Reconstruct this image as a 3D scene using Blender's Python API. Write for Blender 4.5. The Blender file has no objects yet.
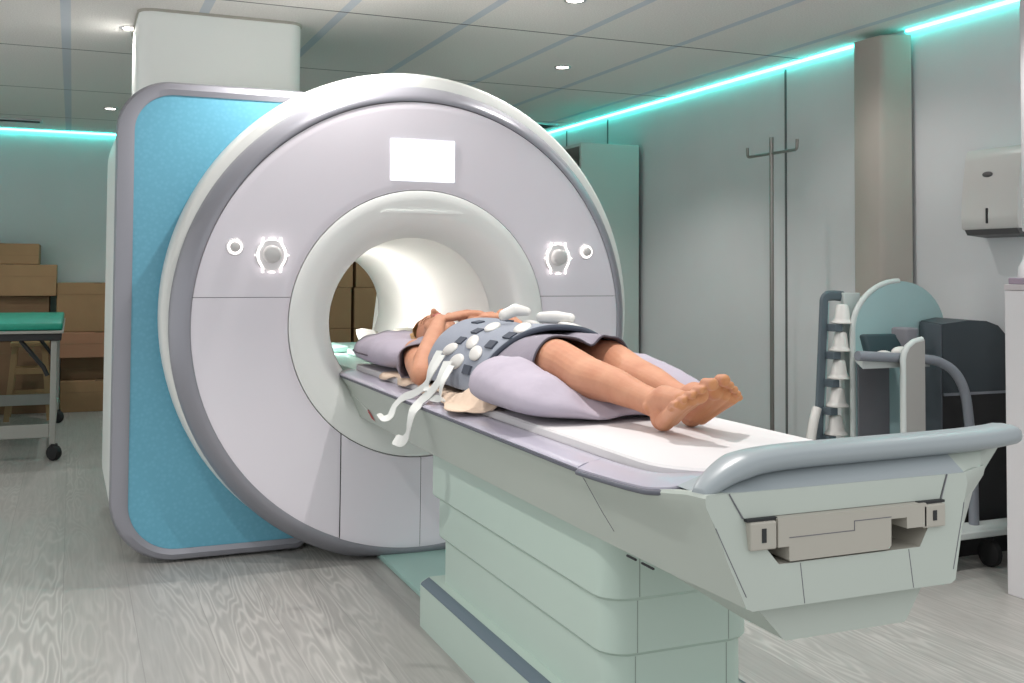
import bpy, bmesh, math, random
from mathutils import Vector, Matrix, noise

random.seed(7)
scene = bpy.context.scene
COL = scene.collection
PI = math.pi


def rad(a):
    return math.radians(a)


# ------------------------------------------------------------------ materials
def s2l(c):
    return tuple((v / 255 / 12.92) if v / 255 <= 0.04045 else ((v / 255 + 0.055) / 1.055) ** 2.4 for v in c)


def mat(name, rgb, rough=0.5, metal=0.0, coat=0.0, var=0.0, vscale=8.0, bump=0.0, bscale=60.0, emit=None, estr=0.0,
        stretch=(1, 1, 1), sss=0.0, spec=0.5, rgb2=None):
    m = bpy.data.materials.new(name)
    m.use_nodes = True
    nt = m.node_tree
    b = nt.nodes['Principled BSDF']
    lin = s2l(rgb)
    b.inputs['Base Color'].default_value = (*lin, 1)
    b.inputs['Roughness'].default_value = rough
    b.inputs['Metallic'].default_value = metal
    b.inputs['Coat Weight'].default_value = coat
    b.inputs['Coat Roughness'].default_value = 0.08
    b.inputs['Specular IOR Level'].default_value = spec
    if sss:
        b.inputs['Subsurface Weight'].default_value = sss
        b.inputs['Subsurface Radius'].default_value = (0.02, 0.008, 0.004)
        b.inputs['Subsurface Scale'].default_value = 0.4
    if emit:
        b.inputs['Emission Color'].default_value = (*s2l(emit), 1)
        b.inputs['Emission Strength'].default_value = estr
    tc = mp = None
    if var or bump:
        tc = nt.nodes.new('ShaderNodeTexCoord')
        mp = nt.nodes.new('ShaderNodeMapping')
        mp.inputs['Scale'].default_value = stretch
        nt.links.new(tc.outputs['Object'], mp.inputs['Vector'])
    if var:
        n = nt.nodes.new('ShaderNodeTexNoise')
        n.inputs['Scale'].default_value = vscale
        n.inputs['Detail'].default_value = 4
        nt.links.new(mp.outputs[0], n.inputs['Vector'])
        r = nt.nodes.new('ShaderNodeValToRGB')
        r.color_ramp.elements[0].position = 0.3
        r.color_ramp.elements[1].position = 0.7
        lo = s2l(rgb2) if rgb2 else tuple(v * (1 - var) for v in lin)
        r.color_ramp.elements[0].color = (*lo, 1)
        hi = lin if rgb2 else tuple(min(1, v * (1 + var)) for v in lin)
        r.color_ramp.elements[1].color = (*hi, 1)
        nt.links.new(n.outputs['Fac'], r.inputs[0])
        nt.links.new(r.outputs[0], b.inputs['Base Color'])
    if bump:
        n2 = nt.nodes.new('ShaderNodeTexNoise')
        n2.inputs['Scale'].default_value = bscale
        n2.inputs['Detail'].default_value = 3
        nt.links.new(mp.outputs[0], n2.inputs['Vector'])
        bp = nt.nodes.new('ShaderNodeBump')
        bp.inputs['Strength'].default_value = bump
        bp.inputs['Distance'].default_value = 0.01
        nt.links.new(n2.outputs['Fac'], bp.inputs['Height'])
        nt.links.new(bp.outputs[0], b.inputs['Normal'])
    return m


def math_node(nt, op, a, b=None):
    n = nt.nodes.new('ShaderNodeMath')
    n.operation = op
    for i, v in enumerate((a, b)):
        if v is None:
            continue
        if isinstance(v, (int, float)):
            n.inputs[i].default_value = v
        else:
            nt.links.new(v, n.inputs[i])
    return n.outputs[0]


def mix_col(nt, fac, c1, c2):
    n = nt.nodes.new('ShaderNodeMix')
    n.data_type = 'RGBA'
    for sock, v in ((n.inputs[0], fac), (n.inputs[6], c1), (n.inputs[7], c2)):
        if isinstance(v, (int, float)):
            sock.default_value = v
        elif isinstance(v, tuple):
            sock.default_value = (*v, 1) if len(v) == 3 else v
        else:
            nt.links.new(v, sock)
    return n.outputs[2]


def mat_floor():
    m = mat('floor_vinyl_wood', (150, 148, 144), rough=0.42)
    nt = m.node_tree
    b = nt.nodes['Principled BSDF']
    tc = nt.nodes.new('ShaderNodeTexCoord')
    sep = nt.nodes.new('ShaderNodeSeparateXYZ')
    nt.links.new(tc.outputs['Object'], sep.inputs[0])
    # plank index across x gives every plank its own piece of grain
    W = 0.235
    k = math_node(nt, 'FLOOR', math_node(nt, 'DIVIDE', sep.outputs[0], W))
    off = math_node(nt, 'MULTIPLY', k, 3.71)
    comb = nt.nodes.new('ShaderNodeCombineXYZ')
    nt.links.new(math_node(nt, 'MULTIPLY', sep.outputs[0], 1.7), comb.inputs[0])
    nt.links.new(math_node(nt, 'ADD', math_node(nt, 'MULTIPLY', sep.outputs[1], 0.17), off), comb.inputs[1])
    nt.links.new(off, comb.inputs[2])
    n1 = nt.nodes.new('ShaderNodeTexNoise')
    n1.inputs['Scale'].default_value = 6.0
    n1.inputs['Detail'].default_value = 2.0
    n1.inputs['Roughness'].default_value = 0.45
    nt.links.new(comb.outputs[0], n1.inputs['Vector'])
    rings = math_node(nt, 'SINE', math_node(nt, 'MULTIPLY', n1.outputs['Fac'], 92.0))
    rings = math_node(nt, 'ADD', math_node(nt, 'MULTIPLY', rings, 0.5), 0.5)
    # fine streaks
    comb2 = nt.nodes.new('ShaderNodeCombineXYZ')
    nt.links.new(math_node(nt, 'MULTIPLY', sep.outputs[0], 60.0), comb2.inputs[0])
    nt.links.new(math_node(nt, 'MULTIPLY', sep.outputs[1], 2.5), comb2.inputs[1])
    n2 = nt.nodes.new('ShaderNodeTexNoise')
    n2.inputs['Scale'].default_value = 1.0
    n2.inputs['Detail'].default_value = 4
    nt.links.new(comb2.outputs[0], n2.inputs['Vector'])
    n3 = nt.nodes.new('ShaderNodeTexNoise')
    n3.inputs['Scale'].default_value = 1.7
    nt.links.new(comb.outputs[0], n3.inputs['Vector'])
    # grain shows strongly only in parts of each plank
    amp = nt.nodes.new('ShaderNodeMapRange')
    amp.inputs['From Min'].default_value = 0.42
    amp.inputs['From Max'].default_value = 0.62
    nt.links.new(n3.outputs['Fac'], amp.inputs['Value'])
    ring_f = math_node(nt, 'MULTIPLY', math_node(nt, 'POWER', rings, 2.0), math_node(nt, 'ADD', math_node(nt, 'MULTIPLY', amp.outputs[0], 0.42), 0.10))
    base = mix_col(nt, n2.outputs['Fac'], s2l((142, 141, 137)), s2l((174, 172, 168)))
    c = mix_col(nt, ring_f, base, s2l((200, 198, 193)))
    fr = math_node(nt, 'ABSOLUTE', math_node(nt, 'SUBTRACT', math_node(nt, 'FRACT', math_node(nt, 'DIVIDE', sep.outputs[0], W)), 0.5))
    seam = math_node(nt, 'GREATER_THAN', fr, 0.494)
    c = mix_col(nt, math_node(nt, 'MULTIPLY', seam, 0.35), c, s2l((105, 104, 100)))
    nt.links.new(c, b.inputs['Base Color'])
    return m


def mat_ceiling():
    m = mat('ceiling_mineral_tile', (150, 145, 142), rough=0.95, bump=0.25, bscale=240)
    nt = m.node_tree
    b = nt.nodes['Principled BSDF']
    tc = nt.nodes.new('ShaderNodeTexCoord')
    sep = nt.nodes.new('ShaderNodeSeparateXYZ')
    nt.links.new(tc.outputs['Object'], sep.inputs[0])
    n = nt.nodes.new('ShaderNodeTexNoise')
    n.inputs['Scale'].default_value = 130
    n.inputs['Detail'].default_value = 3
    nt.links.new(tc.outputs['Object'], n.inputs['Vector'])
    base = mix_col(nt, n.outputs['Fac'], s2l((206, 201, 198)), s2l((255, 252, 249)))
    fx = math_node(nt, 'ABSOLUTE', math_node(nt, 'SUBTRACT', math_node(nt, 'FRACT', math_node(nt, 'DIVIDE', math_node(nt, 'ADD', sep.outputs[0], 1.455 + 0.629 * 20.5), 0.629)), 0.5))
    bar = math_node(nt, 'LESS_THAN', fx, 0.038)
    fy = math_node(nt, 'ABSOLUTE', math_node(nt, 'SUBTRACT', math_node(nt, 'FRACT', math_node(nt, 'DIVIDE', math_node(nt, 'ADD', sep.outputs[1], -0.616 + 1.495 * 20.5), 1.495)), 0.5))
    dark = math_node(nt, 'LESS_THAN', fy, 0.0045)
    c = mix_col(nt, bar, base, s2l((202, 208, 216)))
    c = mix_col(nt, dark, c, s2l((84, 82, 82)))
    nt.links.new(c, b.inputs['Base Color'])
    return m


M = {}
M['floor'] = mat_floor()
M['ceiling'] = mat_ceiling()
M['wall'] = mat('wall_paint', (218, 218, 220), rough=0.6, var=0.03, vscale=1.5)
M['wall_back'] = mat('wall_paint_back', (222, 230, 232), rough=0.7, var=0.03, vscale=1.5)
M['seam'] = mat('seam_dark', (104, 106, 106), rough=0.6)
M['column'] = mat('column_grey', (176, 168, 160), rough=0.55, var=0.02, vscale=2)
M['led'] = mat('led_teal', (80, 235, 225), emit=(70, 235, 222), estr=16.0)
M['face'] = mat('scanner_face', (230, 225, 233), rough=0.3, coat=0.25, var=0.012, vscale=2)
M['silver'] = mat('scanner_silver', (150, 150, 158), rough=0.38, metal=0.35)
M['white'] = mat('scanner_white', (222, 224, 220), rough=0.35, var=0.01, vscale=3)
M['housing'] = mat('scanner_housing', (218, 222, 218), rough=0.4, var=0.01, vscale=3)
M['trim'] = mat('bore_trim_white', (238, 240, 237), rough=0.4, var=0.01, vscale=3)
M['tunnel'] = mat('tunnel_white', (238, 233, 230), rough=0.45, var=0.01, vscale=3)
M['tunnel_light'] = mat('tunnel_light', (255, 248, 242), emit=(255, 246, 240), estr=11.0)
M['dark'] = mat('gap_dark', (40, 42, 44), rough=0.7)
M['seamline'] = mat('scanner_seam', (108, 108, 114), rough=0.6)
M['duct'] = mat('duct_white', (242, 245, 242), rough=0.5, var=0.01, vscale=2)
M['screen'] = mat('screen_white', (245, 248, 255), rough=0.3, emit=(244, 248, 255), estr=1.0)
M['screen_dim'] = mat('screen_pale', (226, 232, 250), rough=0.3, emit=(222, 230, 250), estr=0.9)
M['glow'] = mat('button_glow', (255, 250, 245), emit=(255, 248, 244), estr=2.2)
M['knob'] = mat('knob_grey', (205, 203, 202), rough=0.3)
M['knob_plate'] = mat('knob_plate', (224, 222, 224), rough=0.3)
M['table'] = mat('table_shell', (178, 186, 178), rough=0.42, var=0.012, vscale=3)
M['pedestal'] = mat('pedestal_shell', (182, 200, 190), rough=0.42, var=0.012, vscale=3)
M['rim'] = mat('table_rim_lilac', (172, 168, 182), rough=0.3, coat=0.2)
M['rim_dark'] = mat('table_rim_gasket', (92, 94, 104), rough=0.5)  # dark gasket line under the rails and end rim
M['handle'] = mat('table_handle_grey', (150, 158, 162), rough=0.35)
M['ped_seam'] = mat('pedestal_seam', (140, 152, 144), rough=0.6)
M['strip'] = mat('plinth_strip', (96, 112, 122), rough=0.5)
M['mattress'] = mat('mattress_white', (212, 209, 210), rough=0.6, bump=0.1, bscale=20)
M['teal_edge'] = mat('mattress_edge', (140, 176, 166), rough=0.5)
M['beige'] = mat('beige_part', (176, 172, 162), rough=0.5)
M['plate'] = mat('dock_plate_green', (156, 190, 182), rough=0.4, var=0.02, vscale=4)
M['red'] = mat('mark_red', (170, 40, 40), rough=0.5)
M['skin'] = mat('skin', (200, 147, 117), rough=0.6, sss=0.1, var=0.1, vscale=14, rgb2=(187, 129, 100), bump=0.06, bscale=120)
def sole_tint(m):
    nt = m.node_tree
    b = nt.nodes['Principled BSDF']
    src = b.inputs['Base Color'].links[0].from_socket
    g_ = nt.nodes.new('ShaderNodeNewGeometry')
    tc = nt.nodes.new('ShaderNodeTexCoord')
    sp = nt.nodes.new('ShaderNodeSeparateXYZ')
    sn = nt.nodes.new('ShaderNodeSeparateXYZ')
    nt.links.new(tc.outputs['Object'], sp.inputs[0])
    nt.links.new(g_.outputs['Normal'], sn.inputs[0])
    m1 = nt.nodes.new('ShaderNodeMapRange')
    m1.inputs['From Min'].default_value = -0.84
    m1.inputs['From Max'].default_value = -0.90
    nt.links.new(sp.outputs[1], m1.inputs['Value'])
    m2 = nt.nodes.new('ShaderNodeMapRange')
    m2.inputs['From Min'].default_value = -0.25
    m2.inputs['From Max'].default_value = -0.7
    nt.links.new(sn.outputs[1], m2.inputs['Value'])
    f = math_node(nt, 'MULTIPLY', m1.outputs[0], m2.outputs[0])
    nt.links.new(mix_col(nt, math_node(nt, 'MULTIPLY', f, 0.75), src, s2l((186, 128, 76))), b.inputs['Base Color'])


sole_tint(M['skin'])
M['sole'] = mat('skin_sole', (196, 142, 98), rough=0.55, sss=0.1, var=0.1, vscale=18, rgb2=(172, 118, 72))
M['lips'] = mat('lips', (186, 96, 92), rough=0.4)
M['brow'] = mat('brow', (120, 84, 56), rough=0.8)
M['nail'] = mat('nail', (232, 186, 168), rough=0.25)
M['hair'] = mat('hair_blonde', (222, 186, 132), rough=0.5, var=0.3, vscale=30, rgb2=(188, 148, 96), bump=0.6, bscale=70, stretch=(6, 1, 1))
M['dress'] = mat('dress_grey', (140, 134, 145), rough=0.85, var=0.04, vscale=10, bump=0.25, bscale=28)
M['dress_in'] = mat('dress_hem', (74, 70, 78), rough=0.9)
M['coil'] = mat('coil_grey', (138, 144, 156), rough=0.75, bump=0.12, bscale=160, var=0.03, vscale=6)
M['coil_dark'] = mat('coil_pad_dark', (66, 72, 84), rough=0.8)
M['pod'] = mat('coil_pod_white', (214, 212, 208), rough=0.35)
M['strap'] = mat('strap_white', (206, 208, 205), rough=0.6)
M['pillow'] = mat('pillow_lilac', (172, 164, 177), rough=0.85, var=0.03, vscale=7, bump=0.55, bscale=11)
M['piping'] = mat('piping_dark', (92, 84, 92), rough=0.8)
M['sheet'] = mat('sheet_beige', (204, 182, 162), rough=0.9, bump=0.3, bscale=30, var=0.04, vscale=8)
M['cardboard'] = mat('cardboard', (146, 118, 86), rough=0.9, var=0.06, vscale=5)
M['cardboard_dark'] = mat('cardboard_dark', (116, 92, 68), rough=0.9, var=0.06, vscale=5)
M['cardboard_pink'] = mat('cardboard_pink', (158, 118, 92), rough=0.9, var=0.05, vscale=5)
M['tape'] = mat('packing_tape', (122, 96, 66), rough=0.4)
M['green'] = mat('gurney_green', (20, 140, 118), rough=0.45, var=0.04, vscale=6)
M['cart_metal'] = mat('gurney_frame', (150, 150, 144), rough=0.45, metal=0.2)
M['black'] = mat('black_plastic', (26, 26, 28), rough=0.5)
M['rubber'] = mat('black_rubber', (18, 18, 20), rough=0.7)
M['wood'] = mat('stool_wood', (148, 122, 84), rough=0.6, var=0.12, vscale=10, stretch=(1, 1, 0.2))
M['cab'] = mat('cabinet_white', (196, 204, 200), rough=0.5, var=0.01, vscale=2)
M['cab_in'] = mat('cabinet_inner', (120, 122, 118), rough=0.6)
M['steel'] = mat('steel', (150, 146, 142), rough=0.35, metal=0.8)
M['dispenser'] = mat('dispenser_white', (206, 203, 200), rough=0.25, coat=0.4)
M['dispenser_dark'] = mat('dispenser_dark', (90, 88, 88), rough=0.5)
M['trolley'] = mat('trolley_white', (198, 204, 202), rough=0.45)
M['trolley_side'] = mat('trolley_side_grey', (160, 158, 155), rough=0.5)
M['arch'] = mat('trolley_teal', (158, 186, 188), rough=0.45, var=0.02, vscale=4)
M['tube'] = mat('tube_grey', (128, 132, 140), rough=0.4)
M['charcoal'] = mat('charcoal', (52, 60, 66), rough=0.5)
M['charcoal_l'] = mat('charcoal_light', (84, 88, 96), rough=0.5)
M['dteal'] = mat('dark_teal_pad', (34, 58, 64), rough=0.6)
M['greypad'] = mat('grey_pad', (120, 120, 126), rough=0.7)
M['rack'] = mat('rack_grey', (86, 98, 106), rough=0.5)
M['counter'] = mat('counter_white', (214, 212, 214), rough=0.45)
M['counter_top'] = mat('counter_top', (190, 184, 186), rough=0.4)
M['mauve'] = mat('folder_mauve', (150, 136, 150), rough=0.6)
M['lamp'] = mat('lamp_lens', (255, 250, 244), emit=(255, 246, 238), estr=14.0)
M['chrome'] = mat('lamp_ring', (190, 190, 192), rough=0.3, metal=0.7)
M['vent'] = mat('vent_dark', (34, 40, 42), rough=0.7)


# blue panel: fine woven dot pattern in the colour
def mat_blue():
    m = mat('scanner_blue', (100, 172, 198), rough=0.36, coat=0.1)
    nt = m.node_tree
    b = nt.nodes['Principled BSDF']
    tc = nt.nodes.new('ShaderNodeTexCoord')
    v = nt.nodes.new('ShaderNodeTexVoronoi')
    v.inputs['Scale'].default_value = 55
    nt.links.new(tc.outputs['Object'], v.inputs['Vector'])
    r = nt.nodes.new('ShaderNodeMapRange')
    r.inputs['From Max'].default_value = 0.6
    nt.links.new(v.outputs['Distance'], r.inputs['Value'])
    c = mix_col(nt, r.outputs[0], s2l((108, 176, 200)), s2l((100, 168, 192)))
    nt.links.new(c, b.inputs['Base Color'])
    return m


M['blue'] = mat_blue()


# ------------------------------------------------------------------ object helpers
def tag(o, label=None, cat=None, group=None, kind=None):
    if label:
        o['label'] = label
    if cat:
        o['category'] = cat
    if group:
        o['group'] = group
    if kind:
        o['kind'] = kind
    return o


def thing(name, label, cat, loc=(0, 0, 0), group=None):
    o = bpy.data.objects.new(name, None)
    o.empty_display_size = 0.1
    o.location = loc
    COL.objects.link(o)
    tag(o, label, cat, group)
    o['_w'] = list(loc)
    return o


def world_of(o):
    w = Vector((0, 0, 0))
    while o is not None:
        w += Vector(o.location)
        o = o.parent
    return w


class MB:
    """collects geometry in world coordinates and links it as one mesh object"""

    def __init__(self):
        self.bm = bmesh.new()

    def poly(self, pts):
        vs = [self.bm.verts.new(p) for p in pts]
        return self.bm.faces.new(vs)

    def grid(self, rings, close_u=False, close_v=False, cap0=False, cap1=False):
        R = [[self.bm.verts.new(p) for p in r] for r in rings]
        n = len(R[0])
        last = len(R) if close_v else len(R) - 1
        for i in range(last):
            a, b = R[i], R[(i + 1) % len(R)]
            for j in range(n if close_u else n - 1):
                k = (j + 1) % n
                self.bm.faces.new((a[j], a[k], b[k], b[j]))
        if cap0:
            self.bm.faces.new(list(reversed(R[0])))
        if cap1:
            self.bm.faces.new(R[-1])
        return R

    def box(self, x0, x1, y0, y1, z0, z1, bev=0.0, seg=2):
        r = bmesh.ops.create_cube(self.bm, size=1.0)
        vs = r['verts']
        for v in vs:
            v.co = Vector(((x0 + x1) / 2 + v.co.x * (x1 - x0), (y0 + y1) / 2 + v.co.y * (y1 - y0), (z0 + z1) / 2 + v.co.z * (z1 - z0)))
        if bev:
            es = list({e for v in vs for e in v.link_edges})
            bmesh.ops.bevel(self.bm, geom=es, offset=bev, segments=seg, profile=0.5, affect='EDGES')
        return self

    def tube(self, path, r, n=10, flat=None, cap=True):
        """round tube along a path; r number or list; flat=(a,b) scales for an oval section"""
        P = [Vector(p) for p in path]
        rs = r if isinstance(r, (list, tuple)) else [r] * len(P)
        rings = []
        up = None
        for i, p in enumerate(P):
            t = (P[min(i + 1, len(P) - 1)] - P[max(i - 1, 0)]).normalized()
            if up is None:
                up = Vector((0, 0, 1)) if abs(t.z) < 0.9 else Vector((0, 1, 0))
            s = t.cross(up).normalized()
            up = s.cross(t).normalized()
            fa, fb = flat if flat else (1, 1)
            rings.append([p + (s * math.cos(a) * fa + up * math.sin(a) * fb) * rs[i] for a in [2 * PI * k / n for k in range(n)]])
        self.grid(rings, close_u=True, cap0=cap, cap1=cap)
        return self

    def chain(self, pts, n=24):
        """tapered round limb with ball ends: pts = [(pos, radius), ...]"""
        for p, r in pts:
            self.ball(p, r)
        for (p0, r0), (p1, r1) in zip(pts[:-1], pts[1:]):
            self.tube([p0, p1], [r0, r1], n)
        return self

    def ball(self, c, r, seg=16, rot=None):
        rr = r if isinstance(r, (tuple, list)) else (r, r, r)
        mtx = Matrix.Translation(c)
        if rot is not None:
            mtx = mtx @ rot.to_4x4()
        mtx = mtx @ Matrix.Diagonal((*rr, 1))
        bmesh.ops.create_uvsphere(self.bm, u_segments=seg, v_segments=max(8, seg * 2 // 3), radius=1.0, matrix=mtx)
        return self

    def prism(self, outline, axis, a0, a1):
        """outline = 2D points, extruded along axis ('x','y','z') from a0 to a1"""
        def P(q, a):
            return {'x': (a, q[0], q[1]), 'y': (q[0], a, q[1]), 'z': (q[0], q[1], a)}[axis]
        self.grid([[P(q, a0) for q in outline], [P(q, a1) for q in outline]], close_u=True, cap0=True, cap1=True)
        return self

    def lathe_y(self, prof, c=(0, 0), n=128, zmin=None, a0=0.0, a1=2 * PI):
        """revolve (R, y) profile about the line x=c[0], z=c[1]"""
        full = abs(a1 - a0 - 2 * PI) < 1e-6
        steps = n if full else n + 1
        rings = []
        for R, y in prof:
            ring = []
            for k in range(steps):
                a = a0 + (a1 - a0) * k / n
                z = c[1] + R * math.sin(a)
                if zmin is not None:
                    z = max(z, zmin)
                ring.append((c[0] + R * math.cos(a), y, z))
            rings.append(ring)
        self.grid(rings, close_u=full)
        return self

    def lathe_z(self, prof, c=(0, 0), n=24):
        rings = [[(c[0] + R * math.cos(2 * PI * k / n), c[1] + R * math.sin(2 * PI * k / n), z) for k in range(n)] for R, z in prof]
        self.grid(rings, close_u=True, cap0=True, cap1=True)
        return self

    def grid_ring(self, prof, c=(0, 0), n=24):
        self.grid([[(c[0] + R * math.cos(2 * PI * k / n), c[1] + R * math.sin(2 * PI * k / n), z) for k in range(n)] for R, z in prof], close_u=True)
        return self

    def clip(self, co, no):
        """cut away the side the normal points to"""
        g = self.bm.verts[:] + self.bm.edges[:] + self.bm.faces[:]
        bmesh.ops.bisect_plane(self.bm, geom=g, plane_co=co, plane_no=no, clear_outer=True)
        return self

    def build(self, name, m, parent=None, smooth=None, label=None, loc=None):
        bm = self.bm
        bmesh.ops.recalc_face_normals(bm, faces=bm.faces[:])
        me = bpy.data.meshes.new(name)
        if parent is not None:
            base = world_of(parent)
        elif loc is not None:
            base = Vector(loc)
        else:
            base = Vector((0, 0, 0))
        for v in bm.verts:
            v.co -= base
        bm.to_mesh(me)
        bm.free()
        for mm in (m if isinstance(m, (list, tuple)) else [m]):
            me.materials.append(mm)
        o = bpy.data.objects.new(name, me)
        COL.objects.link(o)
        if parent is not None:
            o.parent = parent
        elif loc is not None:
            o.location = loc
        if smooth is not None:
            for p in me.polygons:
                p.use_smooth = True
            if smooth < 179:
                me.set_sharp_from_angle(angle=rad(smooth))
        if label:
            o['label'] = label
        return o


def copy_tree(o, parent=None):
    c = o.copy()
    COL.objects.link(c)
    c.parent = parent
    for ch in list(o.children):
        copy_tree(ch, c)
    return c


def lerp(a, b, t):
    return a + (b - a) * t


def interp(x, xs, ys):
    if x <= xs[0]:
        return ys[0]
    for i in range(len(xs) - 1):
        if x <= xs[i + 1]:
            t = (x - xs[i]) / (xs[i + 1] - xs[i])
            return ys[i] + (ys[i + 1] - ys[i]) * t
    return ys[-1]


def spline(pts, n=8):
    """Catmull-Rom through points"""
    P = [Vector(p) for p in pts]
    out = []
    for i in range(len(P) - 1):
        p0, p1, p2, p3 = P[max(i - 1, 0)], P[i], P[i + 1], P[min(i + 2, len(P) - 1)]
        for k in range(n):
            t = k / n
            out.append(0.5 * ((2 * p1) + (-p0 + p2) * t + (2 * p0 - 5 * p1 + 4 * p2 - p3) * t * t + (-p0 + 3 * p1 - 3 * p2 + p3) * t ** 3))
    out.append(P[-1])
    return out


def rrect(x0, x1, z0, z1, r, n=10):
    """rounded rectangle outline; r = (bl, br, tr, tl)"""
    rs = r if isinstance(r, (tuple, list)) else (r,) * 4
    out = []
    for (cx, cz, a0, rr) in ((x0 + rs[0], z0 + rs[0], PI, rs[0]), (x1 - rs[1], z0 + rs[1], 1.5 * PI, rs[1]), (x1 - rs[2], z1 - rs[2], 0, rs[2]), (x0 + rs[3], z1 - rs[3], 0.5 * PI, rs[3])):
        for k in range(n + 1):
            a = a0 + 0.5 * PI * k / n
            out.append((cx + rr * math.cos(a), cz + rr * math.sin(a)))
    return out


# ------------------------------------------------------------------ camera
CAM = Vector((-1.401, -4.4, 1.235))
t, p, r = rad(22.754), rad(2.0015), rad(0.3285)
fwd = Vector((math.sin(t) * math.cos(p), math.cos(t) * math.cos(p), math.sin(p)))
rt = Vector((math.cos(t), -math.sin(t), 0))
up = rt.cross(fwd)
Rr = math.cos(r) * rt + math.sin(r) * up
Ur = -math.sin(r) * rt + math.cos(r) * up
cd = bpy.data.cameras.new('camera')
co = bpy.data.objects.new('camera', cd)
COL.objects.link(co)
mw = Matrix((Rr, Ur, -fwd)).transposed().to_4x4()
mw.translation = CAM
co.matrix_world = mw
cd.sensor_width = 36.0
cd.sensor_fit = 'HORIZONTAL'
cd.lens = 1047.3 / 1024 * 36.0
cd.shift_x = 0.0
cd.shift_y = -(341.5 - 234.8) / 1024
cd.clip_start = 0.05
scene.camera = co

# ------------------------------------------------------------------ room shell
XW, YB, ZC = 2.57, 6.05, 2.5
tag(MB().box(-4.5, XW + 0.1, -6.5, YB + 0.1, -0.06, 0.0).build('floor', M['floor']), kind='structure')
tag(MB().box(-4.5, XW + 0.1, -2.3, YB + 0.1, ZC, ZC + 0.06).build('ceiling', M['ceiling']), kind='structure')
tag(MB().box(XW, XW + 0.1, -3.4, YB + 0.1, 0, ZC).build('wall_right', M['wall']), kind='structure')
tag(MB().box(-4.5, XW, YB, YB + 0.1, 0, ZC).build('wall_back', M['wall_back']), kind='structure')
tag(MB().box(-4.5, -4.4, 3.4, YB, 0, ZC).build('wall_left', M['wall_back']), kind='structure')
for i, yy in enumerate((0.785, 3.075, 3.837)):
    tag(MB().box(XW - 0.006, XW, yy - 0.007, yy + 0.007, 0, ZC - 0.03).build('trim_%d' % (i + 1), M['seam']), kind='structure')
tag(MB().box(XW - 0.012, XW, -3.4, YB, 0, 0.09, bev=0.003).build('baseboard_right', M['cab']), kind='structure')
tag(MB().box(-4.4, XW - 0.012, YB - 0.012, YB, 0, 0.09, bev=0.003).build('baseboard_back', M['cab']), kind='structure')
# column standing a little off the right wall, its top just under the ceiling
mb = MB()
mb.prism([(2.545, 0.02), (2.435, 0.02), (2.42, 0.012), (2.412, -0.005), (2.412, -0.175), (2.42, -0.192), (2.44, -0.205), (2.545, -0.27)], 'z', 0, 2.462)
tag(mb.build('column', M['column'], smooth=40), kind='structure')

# LED strips along the top of the walls
led_lab = ['teal glowing strip light along the top of the right wall, behind the grey column',
           'teal glowing strip light along the top of the right wall, before the grey column',
           'teal glowing strip light along the top of the back wall']
for i, (x0, x1, y0, y1) in enumerate(((2.552, 2.568, 0.13, 6.0), (2.552, 2.568, -2.2, -0.22), (-4.38, 2.5, 6.030, 6.048))):
    o = MB().box(x0, x1, y0, y1, 2.484, 2.498, bev=0.003).build('led_strip', M['led'], loc=((x0 + x1) / 2, (y0 + y1) / 2, 2.474))
    tag(o, led_lab[i], 'light')

# ceiling vents
for (x0, x1, y0, y1, lab) in ((-2.9, -1.68, 5.33, 5.47, 'dark slot vent in the ceiling above the cardboard boxes'),
                              (1.75, 2.40, 3.70, 3.92, 'dark slot vent in the ceiling beside the right wall corner')):
    t_ = thing('ceiling_vent', lab, 'vent', ((x0 + x1) / 2, (y0 + y1) / 2, 2.49))
    MB().box(x0, x1, y0, y1, 2.490, 2.4995).build('grille', M['vent'], t_)
    f = MB()
    f.box(x0 - 0.02, x1 + 0.02, y0 - 0.02, y0, 2.486, 2.4995)
    f.box(x0 - 0.02, x1 + 0.02, y1, y1 + 0.02, 2.486, 2.4995)
    f.box(x0 - 0.02, x0, y0, y1, 2.486, 2.4995)
    f.box(x1, x1 + 0.02, y0, y1, 2.486, 2.4995)
    f.build('frame', M['chrome'], t_)

# downlights in view: lens + ring and a lamp; the unseen ones are bare lamps
lights = [(-1.145, 1.41, 'recessed ceiling spotlight beside the white ceiling duct'),
          (-1.147, 4.40, 'small recessed ceiling spotlight near the back wall, above the boxes'),
          (1.371, 1.417, 'recessed ceiling spotlight behind the scanner top, nearest the right wall'),
          (0.735, -0.05, 'recessed ceiling spotlight at the top edge, in front of the scanner')]
unseen = [(-0.45, -0.12), (0.10, -1.75), (-1.60, -1.75), (1.75, -1.75), (-2.6, 1.41), (1.371, 4.4), (1.75, -0.3), (-2.5, 3.6)]  # lamps out of view, no fixture; back and aisle ones added as fill
first = None


def lamp(x, y, power, size=2.2, blend=0.6, rsz=0.03):
    ld = bpy.data.lights.new('spot_and_fill_lamp', 'SPOT')
    ld.energy = power
    ld.spot_size = size
    ld.spot_blend = blend
    ld.shadow_soft_size = rsz
    ld.color = (1.0, 0.96, 0.93)
    lo = bpy.data.objects.new('spot_and_fill_lamp', ld)
    COL.objects.link(lo)
    lo.location = (x, y, 2.47)
    return lo


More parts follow.
